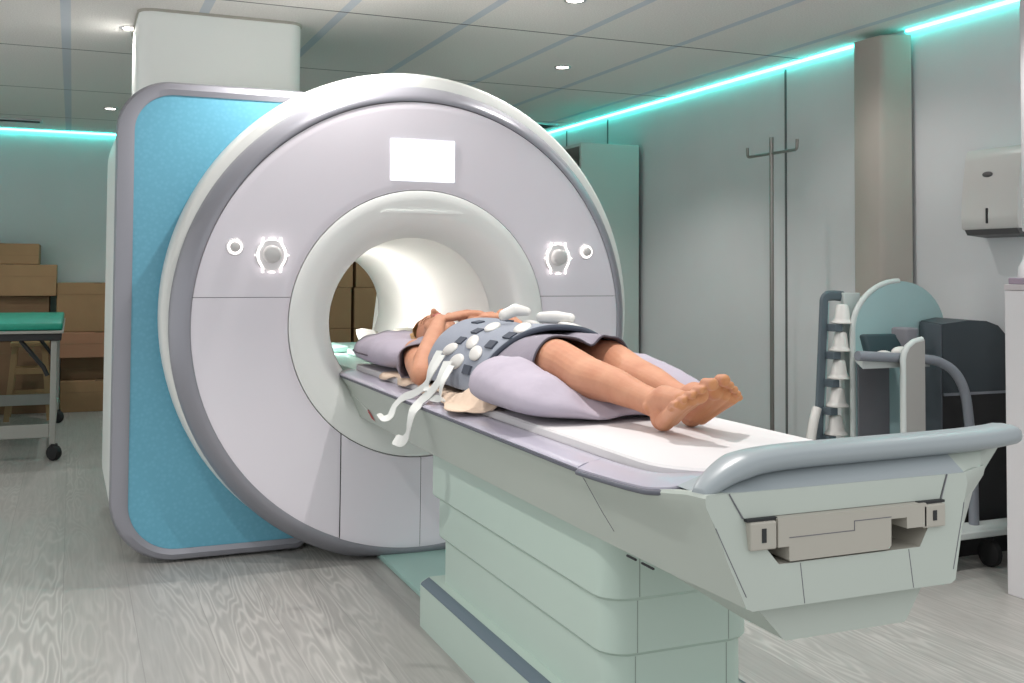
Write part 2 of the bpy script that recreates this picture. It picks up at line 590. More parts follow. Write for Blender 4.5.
for i, (x, y, lab) in enumerate(lights + [(a, b, None) for a, b in unseen]):
    if lab is None and i > 3:
        pass
    if first is None:
        d = thing('downlight', lab, 'light', (x, y, 2.485), 'recessed ceiling spotlights')
        MB().lathe_z([(0.036, 2.4965), (0.036, 2.4995)], (x, y)).build('lens', M['lamp'], d)
        MB().grid_ring([(0.038, 2.4995), (0.040, 2.4955), (0.052, 2.4955), (0.054, 2.4995)], (x, y)).build('bezel', M['chrome'], d)
        first = d
    elif lab:
        d = copy_tree(first)
        d.location = (x, y, 2.485)
        d['label'] = lab
POW = {0: 24, 1: 30, 2: 36, 3: 26}
for i, (x, y, _) in enumerate(lights):
    lamp(x, y, POW[i])
for (x, y), pw in zip(unseen, (50, 72, 72, 42, 24, 36, 12, 38)):
    lamp(x, y, pw, size=2.5 if y > -1 else 1.9)

# ------------------------------------------------------------------ MRI scanner
ZB = 1.01
mri = thing('mri_scanner', 'large round MRI scanner with lit bore, silver ring and blue side panel', 'scanner', (0, 0, 0))

# magnet body: rounded outline with the bore open right through
out = rrect(-1.234, 0.86, 0.03, 2.0, (0.26, 0.5, 0.75, 0.26), 14)
cx0, cz0 = 0.0, ZB


def circ_match(outl, R):
    res = []
    for q in outl:
        a = math.atan2(q[1] - ZB, q[0])
        res.append((R * math.cos(a), ZB + R * math.sin(a)))
    return res


def inset(outl, d):
    return [(lerp(q[0], -0.12, d), lerp(q[1], ZB, d)) for q in outl]


mb = MB()
rings = []
for y, d in ((0.335, 0.02), (0.36, 0.0), (0.5, -0.008), (1.2, -0.012), (1.7, 0.0), (1.80, 0.05)):
    rings.append([(q[0], y, q[1]) for q in inset(out, d)])
rings.append([(q[0], 1.87, q[1]) for q in circ_match(out, 0.62)])
rings.append([(q[0], 1.88, q[1]) for q in circ_match(out, 0.345)])
mb.grid(rings, close_u=True)
mb.build('magnet_housing', M['housing'], mri, smooth=40)

# silver frame and blue panel
o1 = rrect(-1.243, -0.425, 0.006, 2.036, (0.27, 0.05, 0.05, 0.22), 16)
o2 = rrect(-1.170, -0.44, 0.058, 1.978, (0.20, 0.04, 0.04, 0.16), 16)
mb = MB()


def off(o, dx):
    return [(-0.4 + (q[0] + 0.4) * (1 - dx), ZB + (q[1] - ZB) * (1 - dx)) for q in o]


mb.grid([[(q[0], 0.37, q[1]) for q in off(o1, 0.012)], [(q[0], 0.275, q[1]) for q in o1], [(q[0], 0.253, q[1]) for q in off(o1, 0.010)],
         [(lerp(a[0], b[0], 0.6), 0.245, lerp(a[1], b[1], 0.6)) for a, b in zip(o1, o2)], [(q[0], 0.253, q[1]) for q in o2], [(q[0], 0.27, q[1]) for q in o2]], close_u=True)
mb.build('panel_frame', M['silver'], mri, smooth=35)
mb = MB()
mb.poly([(q[0], 0.258, q[1]) for q in o2])
mb.build('side_panel', M['blue'], mri)

# outer white band and silver ring of the front disc
mb = MB()
mb.lathe_y([(0.990, 0.055), (1.047, 0.047), (1.058, 0.052), (1.069, 0.085), (1.073, 0.13), (1.068, 0.22), (1.062, 0.33)], (0, 1.050), zmin=0.008)
mb.build('outer_band', M['white'], mri, smooth=50)
mb = MB()
mb.tube([(R * math.cos(rad(116.5 + dy)), y, 1.050 + R * math.sin(rad(116.5 + dy))) for R, y, dy in ((1.0485, 0.0455, 0), (1.0592, 0.0515, -0.3), (1.0702, 0.085, -0.8), (1.0742, 0.13, -1.2), (1.0692, 0.22, -1.5), (1.064, 0.30, -1.6))], 0.0012, 6)
mb.build('band_seam', M['seamline'], mri)
mb = MB()
mb.lathe_y([(0.9605, -0.025), (0.962, -0.044), (0.970, -0.048), (0.990, -0.040), (1.010, -0.014), (1.030, 0.020), (1.040, 0.042), (1.040, 0.06)], (0, 1.013), zmin=0.010)
mb.build('silver_ring', M['silver'], mri, smooth=50)
mb = MB()
mb.lathe_y([(0.50, 0.03), (0.97, -0.015), (1.035, 0.045)], (0, ZB), zmin=0.012)
mb.build('backing_disc', M['dark'], mri)


def face(clips, name, dy=0.0):
    b = MB()
    prof = [(0.5775, -0.020 + dy), (0.5775, -0.049 + dy), (0.580, -0.0505 + dy)] + [(0.58 + (0.958 - 0.58) * k / 12, -0.0505 + dy + 0.006 * (k / 12) ** 2) for k in range(1, 13)] + [(0.961, -0.043 + dy), (0.961, -0.02 + dy)]
    b.lathe_y(prof, (0, ZB), n=192, zmin=0.012)
    for c, n in clips:
        b.clip(c, n)
    return b.build(name, M['face'], mri, smooth=40)


zs = 1.123
g = 0.0011
face([((0, 0, zs + g), (0, 0, -1))], 'upper_front_panel')
face([((0, 0, zs - g), (0, 0, 1)), ((-0.35 - g, 0, 0), (1, 0, 0))], 'lower_front_panel')
face([((0, 0, zs - g), (0, 0, 1)), ((0.35 + g, 0, 0), (-1, 0, 0))], 'lower_front_panel')
face([((0, 0, 0.7), (0, 0, 1)), ((-0.35 + g, 0, 0), (-1, 0, 0)), ((-g, 0, 0), (1, 0, 0))], 'lower_front_panel', dy=-0.008)
face([((0, 0, 0.7), (0, 0, 1)), ((g, 0, 0), (-1, 0, 0)), ((0.35 - g, 0, 0), (1, 0, 0))], 'lower_front_panel', dy=-0.008)

# bore trim, light ring and tunnel
mb = MB()
mb.lathe_y([(0.574, -0.02), (0.574, -0.052), (0.570, -0.055), (0.53, -0.055), (0.49, -0.052), (0.474, -0.047), (0.455, -0.034), (0.432, -0.012), (0.41, 0.016), (0.390, 0.052), (0.380, 0.074), (0.3742, 0.090)], (0, ZB), n=144)
mb.build('bore_trim', M['trim'], mri, smooth=50)
mb = MB()
mb.prism([(-0.187, 1.484), (0.187, 1.484), (0.165, 1.494), (-0.165, 1.494)], 'y', -0.0595, -0.050)
mb.build('trim_ledge', M['trim'], mri)
mb = MB()
mb.lathe_y([(0.3735, 0.088), (0.372, 0.12), (0.369, 0.19), (0.363, 0.27), (0.352, 0.42), (0.340, 0.7), (0.334, 1.2), (0.332, 1.75), (0.337, 1.86), (0.350, 1.885)], (0, ZB), n=96)
mb.build('bore_tunnel', M['tunnel'], mri, smooth=60)

# display and its faint contents
mb = MB()
mb.box(-0.146, 0.146, -0.0535, -0.045, 1.624, 1.805, bev=0.002)
scr = mb.build('display_screen', M['screen'], mri)
for (x0, x1, z0, z1) in ((-0.03, 0.07, 1.757, 1.778), (0.012, 0.018, 1.748, 1.754), (0.03, 0.036, 1.748, 1.754), (-0.022, -0.012, 1.684, 1.690), (-0.024, -0.012, 1.664, 1.674),
                         (-0.078, -0.070, 1.632, 1.650), (-0.064, -0.056, 1.632, 1.650), (-0.095, -0.088, 1.632, 1.640)):
    MB().box(x0, x1, -0.0541, -0.0530, z0, z1).build('screen_icon', M['screen_dim'], scr)

# two control knobs with glowing brackets, two round buttons
for sx in (-1, 1):
    kx, kz = 0.648 * sx, 1.296
    mb = MB()
    mb.lathe_y([(0.0, -0.062), (0.060, -0.062), (0.066, -0.056), (0.068, -0.044)], (kx, kz), n=40)
    kp = mb.build('control_dial', M['knob_plate'], mri, smooth=40)
    mb = MB()
    mb.lathe_y([(0.0, -0.098), (0.024, -0.098), (0.032, -0.094), (0.036, -0.086), (0.038, -0.060)], (kx, kz + 0.004), n=32)
    mb.build('knob', M['knob'], kp, smooth=50)
    mb = MB()
    for s in (-1, 1):
        pts = [(kx + s * 0.036, -0.0635, kz - 0.072), (kx + s * 0.038, -0.0635, kz - 0.05), (kx + s * 0.053, -0.0635, kz - 0.022), (kx + s * 0.056, -0.0635, kz), (kx + s * 0.053, -0.0635, kz + 0.022), (kx + s * 0.038, -0.0635, kz + 0.05), (kx + s * 0.036, -0.0635, kz + 0.072)]
        mb.tube(spline(pts, 5), 0.0042, 6)
        mb.tube([(kx + s * 0.062, -0.063, kz), (kx + s * 0.070, -0.063, kz)], 0.003, 6)
    for zz in (0.068, -0.070):
        mb.tube([(kx - 0.014, -0.063, kz + zz), (kx + 0.014, -0.063, kz + zz)], 0.003, 6)
    mb.build('glow_bracket', M['glow'], kp, smooth=80)
    bx, bz = 0.795 * sx, 1.328
    mb = MB()
    mb.lathe_y([(0.0, -0.056), (0.034, -0.056), (0.037, -0.046)], (bx, bz), n=28)
    bb = mb.build('round_button', M['knob_plate'], mri, smooth=40)
    mb = MB()
    mb.lathe_y([(0.0, -0.075), (0.015, -0.075), (0.020, -0.070), (0.021, -0.056)], (bx, bz), n=24)
    mb.build('button_cap', M['knob'], bb, smooth=50)
    mb = MB()
    mb.tube([(bx + 0.026 * math.cos(2 * PI * k / 24), -0.058, bz + 0.026 * math.sin(2 * PI * k / 24)) for k in range(25)], 0.0036, 6)
    mb.build('glow_ring', M['glow'], bb, smooth=80)

# green docking plate on the floor in front of the scanner
mb = MB()
mb.box(-0.165, 0.165, -0.88, 0.03, 0.0, 0.022, bev=0.004)
mb.build('floor_plate', M['plate'], mri)

# white duct from the magnet up to the ceiling
# strip lamps along the upper walls of the tunnel
for sx, pw in ((-1, 16), (1, 3)):
    ld = bpy.data.lights.new('bore_lamp', 'AREA')
    ld.shape = 'RECTANGLE'
    ld.size = 0.10
    ld.size_y = 1.4
    ld.energy = pw
    ld.color = (1.0, 0.95, 0.925)
    lo = bpy.data.objects.new('bore_lamp', ld)
    COL.objects.link(lo)
    lo.location = (sx * 0.285, 0.98, 1.09) if sx < 0 else (0.12, 1.2, 1.29)
    lo.rotation_euler = (Vector((-sx * 0.9, 0, 0.15)) if sx < 0 else Vector((-0.2, 0, -1))).to_track_quat('-Z', 'Y').to_euler()

duct = thing('ceiling_duct', 'white box-shaped duct rising from the scanner to the ceiling', 'duct', (-0.74, 1.2, 1.98))
do = rrect(-1.125, -0.335, 0.92, 1.62, 0.075, 8)
mb = MB()
mb.grid([[(q[0], q[1], 1.985) for q in do], [(q[0], q[1], 2.487) for q in do]], close_u=True, cap0=True, cap1=True)
mb.build('cover', M['duct'], duct, smooth=40)
mb = MB()
do2 = rrect(-1.132, -0.328, 0.913, 1.627, 0.08, 8)
mb.grid([[(q[0], q[1], 2.487) for q in do2], [(q[0], q[1], 2.4995) for q in do2]], close_u=True, cap0=True, cap1=True)
mb.build('ceiling_collar', M['beige'], duct, smooth=40)

# ------------------------------------------------------------------ patient table
tab = thing('patient_table', 'long pale green patient table on a stepped pedestal, docked into the scanner', 'table', (0, -1.4, 0))
# pedestal tiers
YF, YR = -2.16, -0.93


def tier(x, y0, y1, z0, z1, r=0.07, lip=0.012):
    o = rrect(-x, x, y0, y1, (r, r, 0.02, 0.02), 8)
    o_in = rrect(-x + lip, x - lip, y0 + lip, y1 - lip, (r, r, 0.02, 0.02), 8)
    b = MB()
    b.grid([[(q[0], q[1], z0) for q in o_in], [(q[0], q[1], z0 + 0.002) for q in off2(o, o_in, 0.5)], [(q[0], q[1], z0 + 0.010) for q in o], [(q[0], q[1], z1) for q in o]], close_u=True, cap0=True, cap1=True)
    return b


def off2(a, b, t):
    return [(lerp(p[0], q[0], t), lerp(p[1], q[1], t)) for p, q in zip(a, b)]


tiers = []
for (x, y0, y1, z0, z1) in ((0.222, -2.175, -0.868, 0.445, 0.615), (0.211, -2.165, -0.910, 0.31, 0.447), (0.200, -2.155, -0.945, 0.15, 0.312)):
    tiers.append(tier(x, y0, y1, z0, z1).build('pedestal_tier', M['pedestal'], tab, smooth=35))
# seam lines on the end faces of the tiers
for tr, (yf, z0, z1) in zip(tiers, ((-2.175, 0.455, 0.61), (-2.165, 0.32, 0.444), (-2.155, 0.16, 0.308))):
    for xx in (-0.13, 0.13):
        MB().box(xx - 0.0012, xx + 0.0012, yf - 0.0006, yf + 0.002, z0, z1).build('panel_seam', M['ped_seam'], tr)
# plinth with dark tread strip on its edge
mb = MB()
for sgn in (1,):
    prof = [(-0.262, 0.0), (-0.262, 0.146), (-0.258, 0.152), (-0.236, 0.164), (-0.232, 0.166), (0.232, 0.166), (0.236, 0.164), (0.258, 0.152), (0.262, 0.146), (0.262, 0.0)]
    mb.prism(prof, 'y', -2.22, -0.875)
pl = mb.build('plinth', M['pedestal'], tab, smooth=30)
for sx in (-1, 1):
    mb = MB()
    mb.grid([[(sx * 0.2640, y, 0.146), (sx * 0.2598, y, 0.1535), (sx * 0.2372, y, 0.1662), (sx * 0.233, y, 0.1672)] for y in (-2.21, -0.885)])
    mb.build('edge_strip', M['strip'], pl, smooth=60)

# table shell: lofted sections along y (half widths at given heights)
ys = [0.09, 0.06, 0.03, -0.30, -1.0, -2.0, -2.25, -2.40, -2.50, -2.58, -2.64, -2.70, -2.745]
hwl = [0.322, 0.330, 0.330, 0.330, 0.330, 0.330, 0.332, 0.336, 0.342, 0.344, 0.340, 0.330, 0.318]
hwr = [0.322, 0.330, 0.330, 0.330, 0.330, 0.330, 0.334, 0.362, 0.415, 0.455, 0.462, 0.420, 0.318]
zt = [0.782, 0.782, 0.782, 0.782, 0.782, 0.784, 0.788, 0.794, 0.800, 0.808, 0.816, 0.824, 0.824]
zb = [0.735, 0.68, 0.612, 0.612, 0.610, 0.610, 0.610, 0.610, 0.610, 0.610, 0.612, 0.613, 0.614]
bwl = [0.305, 0.29, 0.268, 0.268, 0.266, 0.262, 0.260, 0.258, 0.256, 0.254, 0.253, 0.252, 0.252]
bwr = [0.305, 0.29, 0.268, 0.268, 0.266, 0.262, 0.264, 0.280, 0.305, 0.325, 0.335, 0.318, 0.252]
mb = MB()
rings = []


def half_section(y, h, z1, z0, w):
    H = z1 - z0
    flare = max(0.0, h - 0.33)
    m1 = lerp(w, max(0.318, h - 0.03), 0.45)
    m2 = lerp(w, max(0.318, h - 0.02), 0.80)
    m3 = lerp(w, h, 0.95)
    side = [(w - 0.012, z0), (w, z0 + 0.006), (m1, z0 + H * 0.42), (m2, z0 + H * 0.74), (m3, z0 + H * 0.90), (h, z1 - 0.006), (h - 0.004, z1), (0.24, z1)]
    return [(x, y - (0.036 * (1 - (z - z0) / H) if y < -2.74 else 0), z) for x, z in side]


for y, h, h2, z1, z0, w, w2 in zip(ys, hwl, hwr, zt, zb, bwl, bwr):
    a = [(-x, q, z) for x, q, z in half_section(y, h, z1, z0, w)]
    b = list(reversed(half_section(y, h2, z1, z0, w2)))
    rings.append(a + b)
mb.grid(rings, close_u=True, cap0=True, cap1=False)
shell = mb.build('table_shell', M['table'], tab, smooth=38)

# end face with its recess: built as a frame around the slot
slot = [(-0.240, 0.772), (-0.171, 0.690), (0.171, 0.690), (0.240, 0.730), (0.240, 0.774)]


def fy(z):
    return -2.745 - 0.036 * (1 - (z - 0.614) / 0.21)


fo = [(-0.24, 0.614), (-0.252, 0.620), (-0.282, 0.700), (-0.304, 0.769), (-0.3185, 0.803), (-0.318, 0.818), (-0.314, 0.824), (0.314, 0.824), (0.318, 0.818), (0.3185, 0.803), (0.304, 0.769), (0.282, 0.700), (0.252, 0.620), (0.24, 0.614)]
mb = MB()
bm = mb.bm
S = {}


def FV(x, z, d=0.0):
    return (x, fy(z) + d, z)


# left cheek, right cheek, lower band, upper band
L = [(-0.24, 0.614), (-0.252, 0.620), (-0.282, 0.700), (-0.304, 0.769), (-0.3185, 0.803), (-0.318, 0.818), (-0.314, 0.824), (-0.266, 0.824), (-0.240, 0.776), (-0.171, 0.690), (-0.171, 0.614)]
mb.poly([FV(*q) for q in L])
mb.poly([FV(-q[0], q[1]) for q in reversed(L)])
mb.poly([FV(-0.171, 0.614), FV(0.171, 0.614), FV(0.171, 0.690), FV(-0.171, 0.690)])
mb.poly([FV(-0.2645, 0.824, 0.0), FV(-0.2385, 0.777), FV(0.2385, 0.777), FV(0.2645, 0.824, 0.0)])
bmesh.ops.remove_doubles(mb.bm, verts=mb.bm.verts[:], dist=0.0004)
mb.build('end_panel', M['table'], tab)
# recess walls
mb = MB()
sl = [(-0.240, 0.776), (-0.171, 0.690), (0.171, 0.690), (0.240, 0.776)]
mb.grid([[FV(*q, 0.0005) for q in sl], [FV(*q, 0.11) for q in sl]], close_u=True, cap1=True)
mb.build('end_recess', M['beige'], tab)
# hanging connector block with step
mb = MB()
mb.prism([(-0.175, 0.776), (-0.175, 0.722), (-0.150, 0.722), (-0.150, 0.697), (-0.148, 0.694), (0.088, 0.694), (0.095, 0.701), (0.095, 0.752), (0.135, 0.752), (0.135, 0.730), (0.185, 0.730), (0.185, 0.776)], 'y', -2.772, -2.68)
cb = mb.build('connector_block', M['beige'], tab)
mb = MB()
mb.box(-0.150, 0.004, -2.7728, -2.771, 0.7375, 0.739)
mb.box(0.003, 0.0045, -2.7728, -2.771, 0.7375, 0.757)
mb.box(0.004, 0.095, -2.7728, -2.771, 0.7555, 0.757)
mb.build('panel_seam', M['seamline'], cb)
# latches
for sx, zz in ((-1, 0.720), (1, 0.726)):
    mb = MB()
    xa, xb = sorted((sx * 0.178, sx * 0.236))
    mb.box(xa, xb, -2.772, -2.70, zz, 0.772, bev=0.003)
    lt = mb.build('latch', M['beige'], tab)
    mb = MB()
    mb.box(sx * 0.207 - 0.005, sx * 0.207 + 0.005, -2.7732, -2.770, zz + 0.014, 0.760)
    mb.build('latch_slot', M['dark'], lt)
    mb = MB()
    x1, x2 = sorted((sx * 0.172, sx * 0.240))
    mb.box(x1, x2, -2.7655, -2.755, 0.7725, 0.7775)
    mb.build('latch_gap', M['dark'], lt)
# seam lines on end panel and shell
for xx in (-0.122, 0.142):
    MB().tube([FV(xx, 0.616, 0.0), FV(xx, 0.688, 0.0)], 0.0009, 5).build('end_seam', M['seamline'], tab)
for sx in (-1, 1):
    MB().tube([FV(sx * 0.266, 0.823, -0.001), FV(sx * 0.256, 0.804, -0.001), FV(sx * 0.242, 0.7775, -0.001)], 0.0014, 5).build('end_seam', M['seamline'], tab)
    MB().tube([FV(sx * 0.302, 0.765, 0.0), FV(sx * 0.290, 0.735, 0.0), FV(sx * 0.250, 0.640, 0.0)], 0.0011, 5).build('end_seam', M['seamline'], tab)
    MB().tube([(sx * 0.3335, -2.262, 0.782), (sx * 0.322, -2.275, 0.755), (sx * 0.302, -2.31, 0.700), (sx * 0.286, -2.335, 0.662)], 0.0009, 5).build('shell_seam', M['seamline'], shell)

# lower cover box under the foot end
mb = MB()
secs = [(-2.752, 0.150, 0.54), (-2.60, 0.165, 0.555), (-2.45, 0.20, 0.60)]
rings = []
for y, w, z in ((-2.752, 0.150, 0.540), (-2.62, 0.158, 0.545), (-2.44, 0.205, 0.585), (-2.40, 0.21, 0.612)):
    rings.append([(-0.212, y - 0.0 + (0.012 if y < -2.75 else 0), 0.616), (-w, y, z + 0.004), (-w + 0.006, y, z), (w - 0.006, y, z), (w, y, z + 0.004), (0.212, y + (0.012 if y < -2.75 else 0), 0.616)])
mb.grid(rings, close_u=True, cap0=True, cap1=True)
mb.build('under_cover', M['table'], tab, smooth=35)
# dark slots where the shell meets the cover
for sx in (-1, 1):
    for y0_, y1_ in ((-2.385, -2.345), (-2.46, -2.41)):
        MB().box(sx * 0.259 - 0.002, sx * 0.259 + 0.002, y0_, y1_, 0.6075, 0.6115).build('vent_slot', M['dark'], tab)

# lilac rim rails each side, dark line below, widening to the handle
for sx in (-1, 1):
    mb = MB()
    rings = []
    Y = [0.10, 0.07, 0.0, -0.8, -1.6, -2.1, -2.262]
    for k, y in enumerate(Y):
        q = 0.35 if k == 0 else 1.0
        z = 0.797
        sec = [(0.270, z - 0.012), (0.272, z + 0.011), (0.285, z + 0.0125), (0.325, z + 0.004), (0.338, z - 0.001), (0.341, z - 0.005), (0.336, z - 0.011), (0.330, z - 0.013)]
        rings.append([(sx * lerp(0.30, a, q), y, lerp(z, b, q)) for a, b in sec])
    mb.grid(rings, close_u=True, cap0=True, cap1=True)
    rl = mb.build('side_rail', M['rim'], tab, smooth=45)
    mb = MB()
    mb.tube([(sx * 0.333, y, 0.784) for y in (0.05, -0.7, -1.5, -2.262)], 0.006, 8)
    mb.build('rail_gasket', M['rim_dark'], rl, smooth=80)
# raised bumper bar across the foot end, its right end sweeping out as a grip
path = [(-0.318, -2.722, 0.818), (-0.290, -2.712, 0.834), (-0.245, -2.700, 0.853), (-0.190, -2.690, 0.866), (-0.10, -2.684, 0.872), (0.05, -2.682, 0.874), (0.20, -2.680, 0.875), (0.36, -2.676, 0.876), (0.46, -2.668, 0.878), (0.515, -2.655, 0.879), (0.545, -2.635, 0.878)]
pth = spline(path, 6)
rings = []
for i, q in enumerate(pth):
    tt = (pth[min(i + 1, len(pth) - 1)] - pth[max(i - 1, 0)])
    tt.z = 0
    tt.normalize()
    sd = Vector((tt.y, -tt.x, 0))
    s_ = min(1.0, i / 16)
    e_ = min(1.0, (len(pth) - 1 - i + 1.5) / 6)
    a, b = lerp(0.016, 0.044, s_) * e_, lerp(0.014, 0.0235, s_) * e_
    rings.append([q + sd * (a * math.copysign(abs(math.cos(w)) ** 0.8, math.cos(w))) + Vector((0, 0, b * math.copysign(abs(math.sin(w)) ** 0.8, math.sin(w)))) for w in [2 * PI * k / 16 for k in range(16)]])
mb = MB()
mb.grid(rings, close_u=True, cap0=True, cap1=True)
mb.build('foot_handle', M['handle'], tab, smooth=60)
# support under the right grip, blending into the shell
mb = MB()
mb.grid([[(0.30, -2.64, 0.862), (0.40, -2.63, 0.866), (0.50, -2.63, 0.866)], [(0.30, -2.70, 0.855), (0.41, -2.695, 0.858), (0.505, -2.665, 0.862)],
         [(0.312, -2.742, 0.824), (0.39, -2.715, 0.815), (0.462, -2.66, 0.806)], [(0.312, -2.70, 0.79), (0.40, -2.66, 0.79), (0.455, -2.60, 0.80)]], cap0=False)
mb.build('grip_support', M['table'], tab, smooth=60)
# rounded lilac end of the deck rim with its dark gasket
inn = [(-0.275, -2.262, 0.810), (-0.278, -2.40, 0.814), (-0.275, -2.50, 0.820), (-0.25, -2.56, 0.828), (-0.20, -2.60, 0.838), (-0.10, -2.615, 0.848), (0.0, -2.62, 0.852), (0.10, -2.62, 0.854), (0.20, -2.615, 0.854), (0.25, -2.58, 0.85), (0.275, -2.50, 0.838), (0.278, -2.40, 0.822), (0.275, -2.262, 0.810)]
ou = [(-0.341, -2.262, 0.792), (-0.345, -2.40, 0.799), (-0.350, -2.52, 0.807), (-0.345, -2.60, 0.814), (-0.305, -2.645, 0.824), (-0.20, -2.645, 0.846), (-0.10, -2.645, 0.858), (0.0, -2.645, 0.862), (0.10, -2.645, 0.863), (0.22, -2.645, 0.863), (0.30, -2.63, 0.855), (0.335, -2.50, 0.835), (0.345, -2.40, 0.812), (0.341, -2.262, 0.792)]
inn.insert(7, (0.05, -2.62, 0.853))
si, so_ = spline(inn, 6), spline(ou, 6)
mb = MB()
mb.grid([[p_ + Vector((0, 0, -0.02)) for p_ in si], si, [lerp(a, b, 0.5) + Vector((0, 0, 0.004)) for a, b in zip(si, so_)], so_, [p_ + Vector((0, 0, -0.012)) for p_ in so_]])
mb.build('end_rim', M['rim'], tab, smooth=60)
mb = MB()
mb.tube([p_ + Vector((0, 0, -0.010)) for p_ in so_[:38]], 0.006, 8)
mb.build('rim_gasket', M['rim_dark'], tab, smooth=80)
# top deck inside the rails, running on into the bore as a narrower slab
mb = MB()
mb.box(-0.272, 0.272, -2.60, 0.06, 0.775, 0.808, bev=0.004)
dk = mb.build('table_deck', M['rim'], tab)
mb = MB()
mb.box(-0.265, 0.265, 0.061, 1.78, 0.775, 0.806, bev=0.006)
mb.box(-0.16, 0.16, 0.061, 1.82, 0.690, 0.776)
mb.build('bore_rail_deck', M['plate'], tab)
# foot-end slope between deck and end face
mb = MB()
mb.grid([[(x, -2.64, z), (x, -2.69, z), (x, -2.72, lerp(z, 0.8235, 0.55)), (x, -2.7455, 0.8235)] for x, z in ((-0.314, 0.822), (-0.24, 0.845), (-0.16, 0.856), (0, 0.860), (0.2, 0.862), (0.314, 0.862))])
mb.build('foot_slope', M['handle'], tab, smooth=60)
# thin mattress pad with a pale green edge
mb = MB()
mp = rrect(-0.266, 0.266, -2.585, 0.055, (0.17, 0.17, 0.03, 0.03), 8)
mb.grid([[(q[0], q[1], 0.8085) for q in mp], [(q[0], q[1], 0.826) for q in mp], [(q[0] * 0.985, q[1] * 0.997, 0.831) for q in mp]], close_u=True, cap0=True, cap1=True)
mt = mb.build('mattress', M['mattress'], tab, smooth=30)
# red mark on the side and the thin seam near the scanner
def on_side(y, z):
    return (-(0.2685 + (z - 0.612) * 0.317) - 0.0012, y, z)


mb = MB()
mb.poly([on_side(y, z) for y, z in ((-0.235, 0.668), (-0.262, 0.676), (-0.300, 0.652), (-0.325, 0.634), (-0.275, 0.640))])
mb.build('warning_mark', M['red'], tab)
mb = MB()
mb.tube([on_side(-0.06, 0.715), on_side(-0.15, 0.694), on_side(-0.25, 0.665)], 0.0009, 5)
mb.build('shell_seam', M['white'], tab)

# ------------------------------------------------------------------ pads on the table
def pillow(cx, cy, hx, hy, z0, hfun, nx=44, ny=40, seed=1, wr=0.011, e=4.0, rot=0.0, full=0.42):
    """plump cushion: superellipse plan, thickness hfun(u, v), rumpled a little"""
    b = MB()
    cr, sr = math.cos(rot), math.sin(rot)
    NR, NT = 16, 88
    top, bot = [], []
    for i in range(NR + 1):
        rr2 = 1 - (1 - i / NR) ** 1.6
        rt_, rb_ = [], []
        for j in range(NT):
            a = 2 * PI * j / NT
            c, s_ = math.cos(a), math.sin(a)
            k = rr2 / (abs(c) ** e + abs(s_) ** e) ** (1 / e)
            u, v = k * c, k * s_
            px = cx + hx * u * cr - hy * v * sr
            py = cy + hx * u * sr + hy * v * cr
            d = (max(0.0, 1 - rr2 ** 2.6)) ** full
            w = wr * noise.noise((px * 9 + seed, py * 9, 2.3)) + wr * 0.7 * noise.noise((px * 25, py * 14 + seed, 0))
            # puckers running in from the seam
            w += wr * 0.5 * math.sin(a * 23 + seed) * rr2 ** 3
            h = hfun(u, v)
            zmid = z0 + h * 0.40
            rt_.append((px, py, zmid + (h * 0.60 + w) * d))
            rb_.append((px, py, zmid - h * 0.395 * d))
        top.append(rt_)
        bot.append(rb_)
    b.grid(top, close_u=True)
    b.grid([list(reversed(r_)) for r_ in bot], close_u=True)
    bmesh.ops.remove_doubles(b.bm, verts=b.bm.verts[:], dist=0.0005)
    return b


hp = thing('head_pillow', 'lilac grey pillow under the head, at the bore end of the table', 'pillow', (0, -0.2, 0.832))
pillow(-0.01, -0.19, 0.282, 0.345, 0.832, lambda u, v: 0.150 - 0.060 * math.exp(-((u - 0.05) ** 2 + (v + 0.25) ** 2) / 0.2), seed=3).build('cushion', M['pillow'], hp, smooth=180)
mb = MB()
pts = []
for k in range(30):
    a = rad(95 + 95 * k / 29)
    c, s_ = math.cos(a), math.sin(a)
    kk = 1.003 / (abs(c) ** 4 + abs(s_) ** 4) ** 0.25
    pts.append((-0.01 + 0.282 * kk * c, -0.19 + 0.345 * kk * s_, 0.832 + 0.150 * 0.40))
mb.tube(pts, 0.0035, 6)
mb.build('piping', M['piping'], hp, smooth=80)

kp_ = thing('knee_pillow', 'large lilac grey pillow propping up the knees', 'pillow', (0, -1.72, 0.832))


def knee_h(u, v):
    # v=-1 is towards the feet; high at the thigh side, pressed down where the legs lie
    base = interp(v, [-1, -0.5, 0.2, 0.8, 1], [0.085, 0.125, 0.165, 0.175, 0.16])
    press = 0.055 * (math.exp(-((u + 0.30) / 0.2) ** 2) + math.exp(-((u - 0.30) / 0.2) ** 2))
    return base - press + 0.01 * abs(u)


pillow(-0.015, -1.672, 0.325, 0.240, 0.832, knee_h, seed=8, rot=0.10).build('cushion', M['pillow'], kp_, smooth=180)

# beige sheet under the body, rumpled, with one flap over the rail
mb = MB()
rings = []
NY, NX = 60, 34
for i in range(NY + 1):
    y = lerp(-0.40, -1.58, i / NY)
    row = []
    for j in range(NX + 1):
        u = j / NX
        edge = -0.282 - 0.012 * math.sin(i * 0.5) - (0.075 * math.exp(-((y + 1.37) / 0.12) ** 2))
        x = lerp(edge, 0.245, u)
        z = 0.8335 + 0.004 * (1 + noise.noise((x * 14, y * 10, 1.0))) * 0.5
        fold = math.exp(-((y + 1.42) / 0.13) ** 2) * math.exp(-((x + 0.24) / 0.05) ** 2)
        z += 0.045 * fold * abs(math.sin(y * 40 + x * 18)) + 0.012 * fold
        if x < -0.268:
            z = min(z, 0.836 - min(0.021, (abs(x) - 0.268) * 1.1) + 0.006 * abs(noise.noise((x * 20, y * 20, 0))) + 0.02 * fold)
        row.append((x, y, z))
    rings.append(row)
mb.grid(rings)
sh = mb.build('bed_sheet', M['sheet'], loc=(0, -1, 0.832), smooth=180)
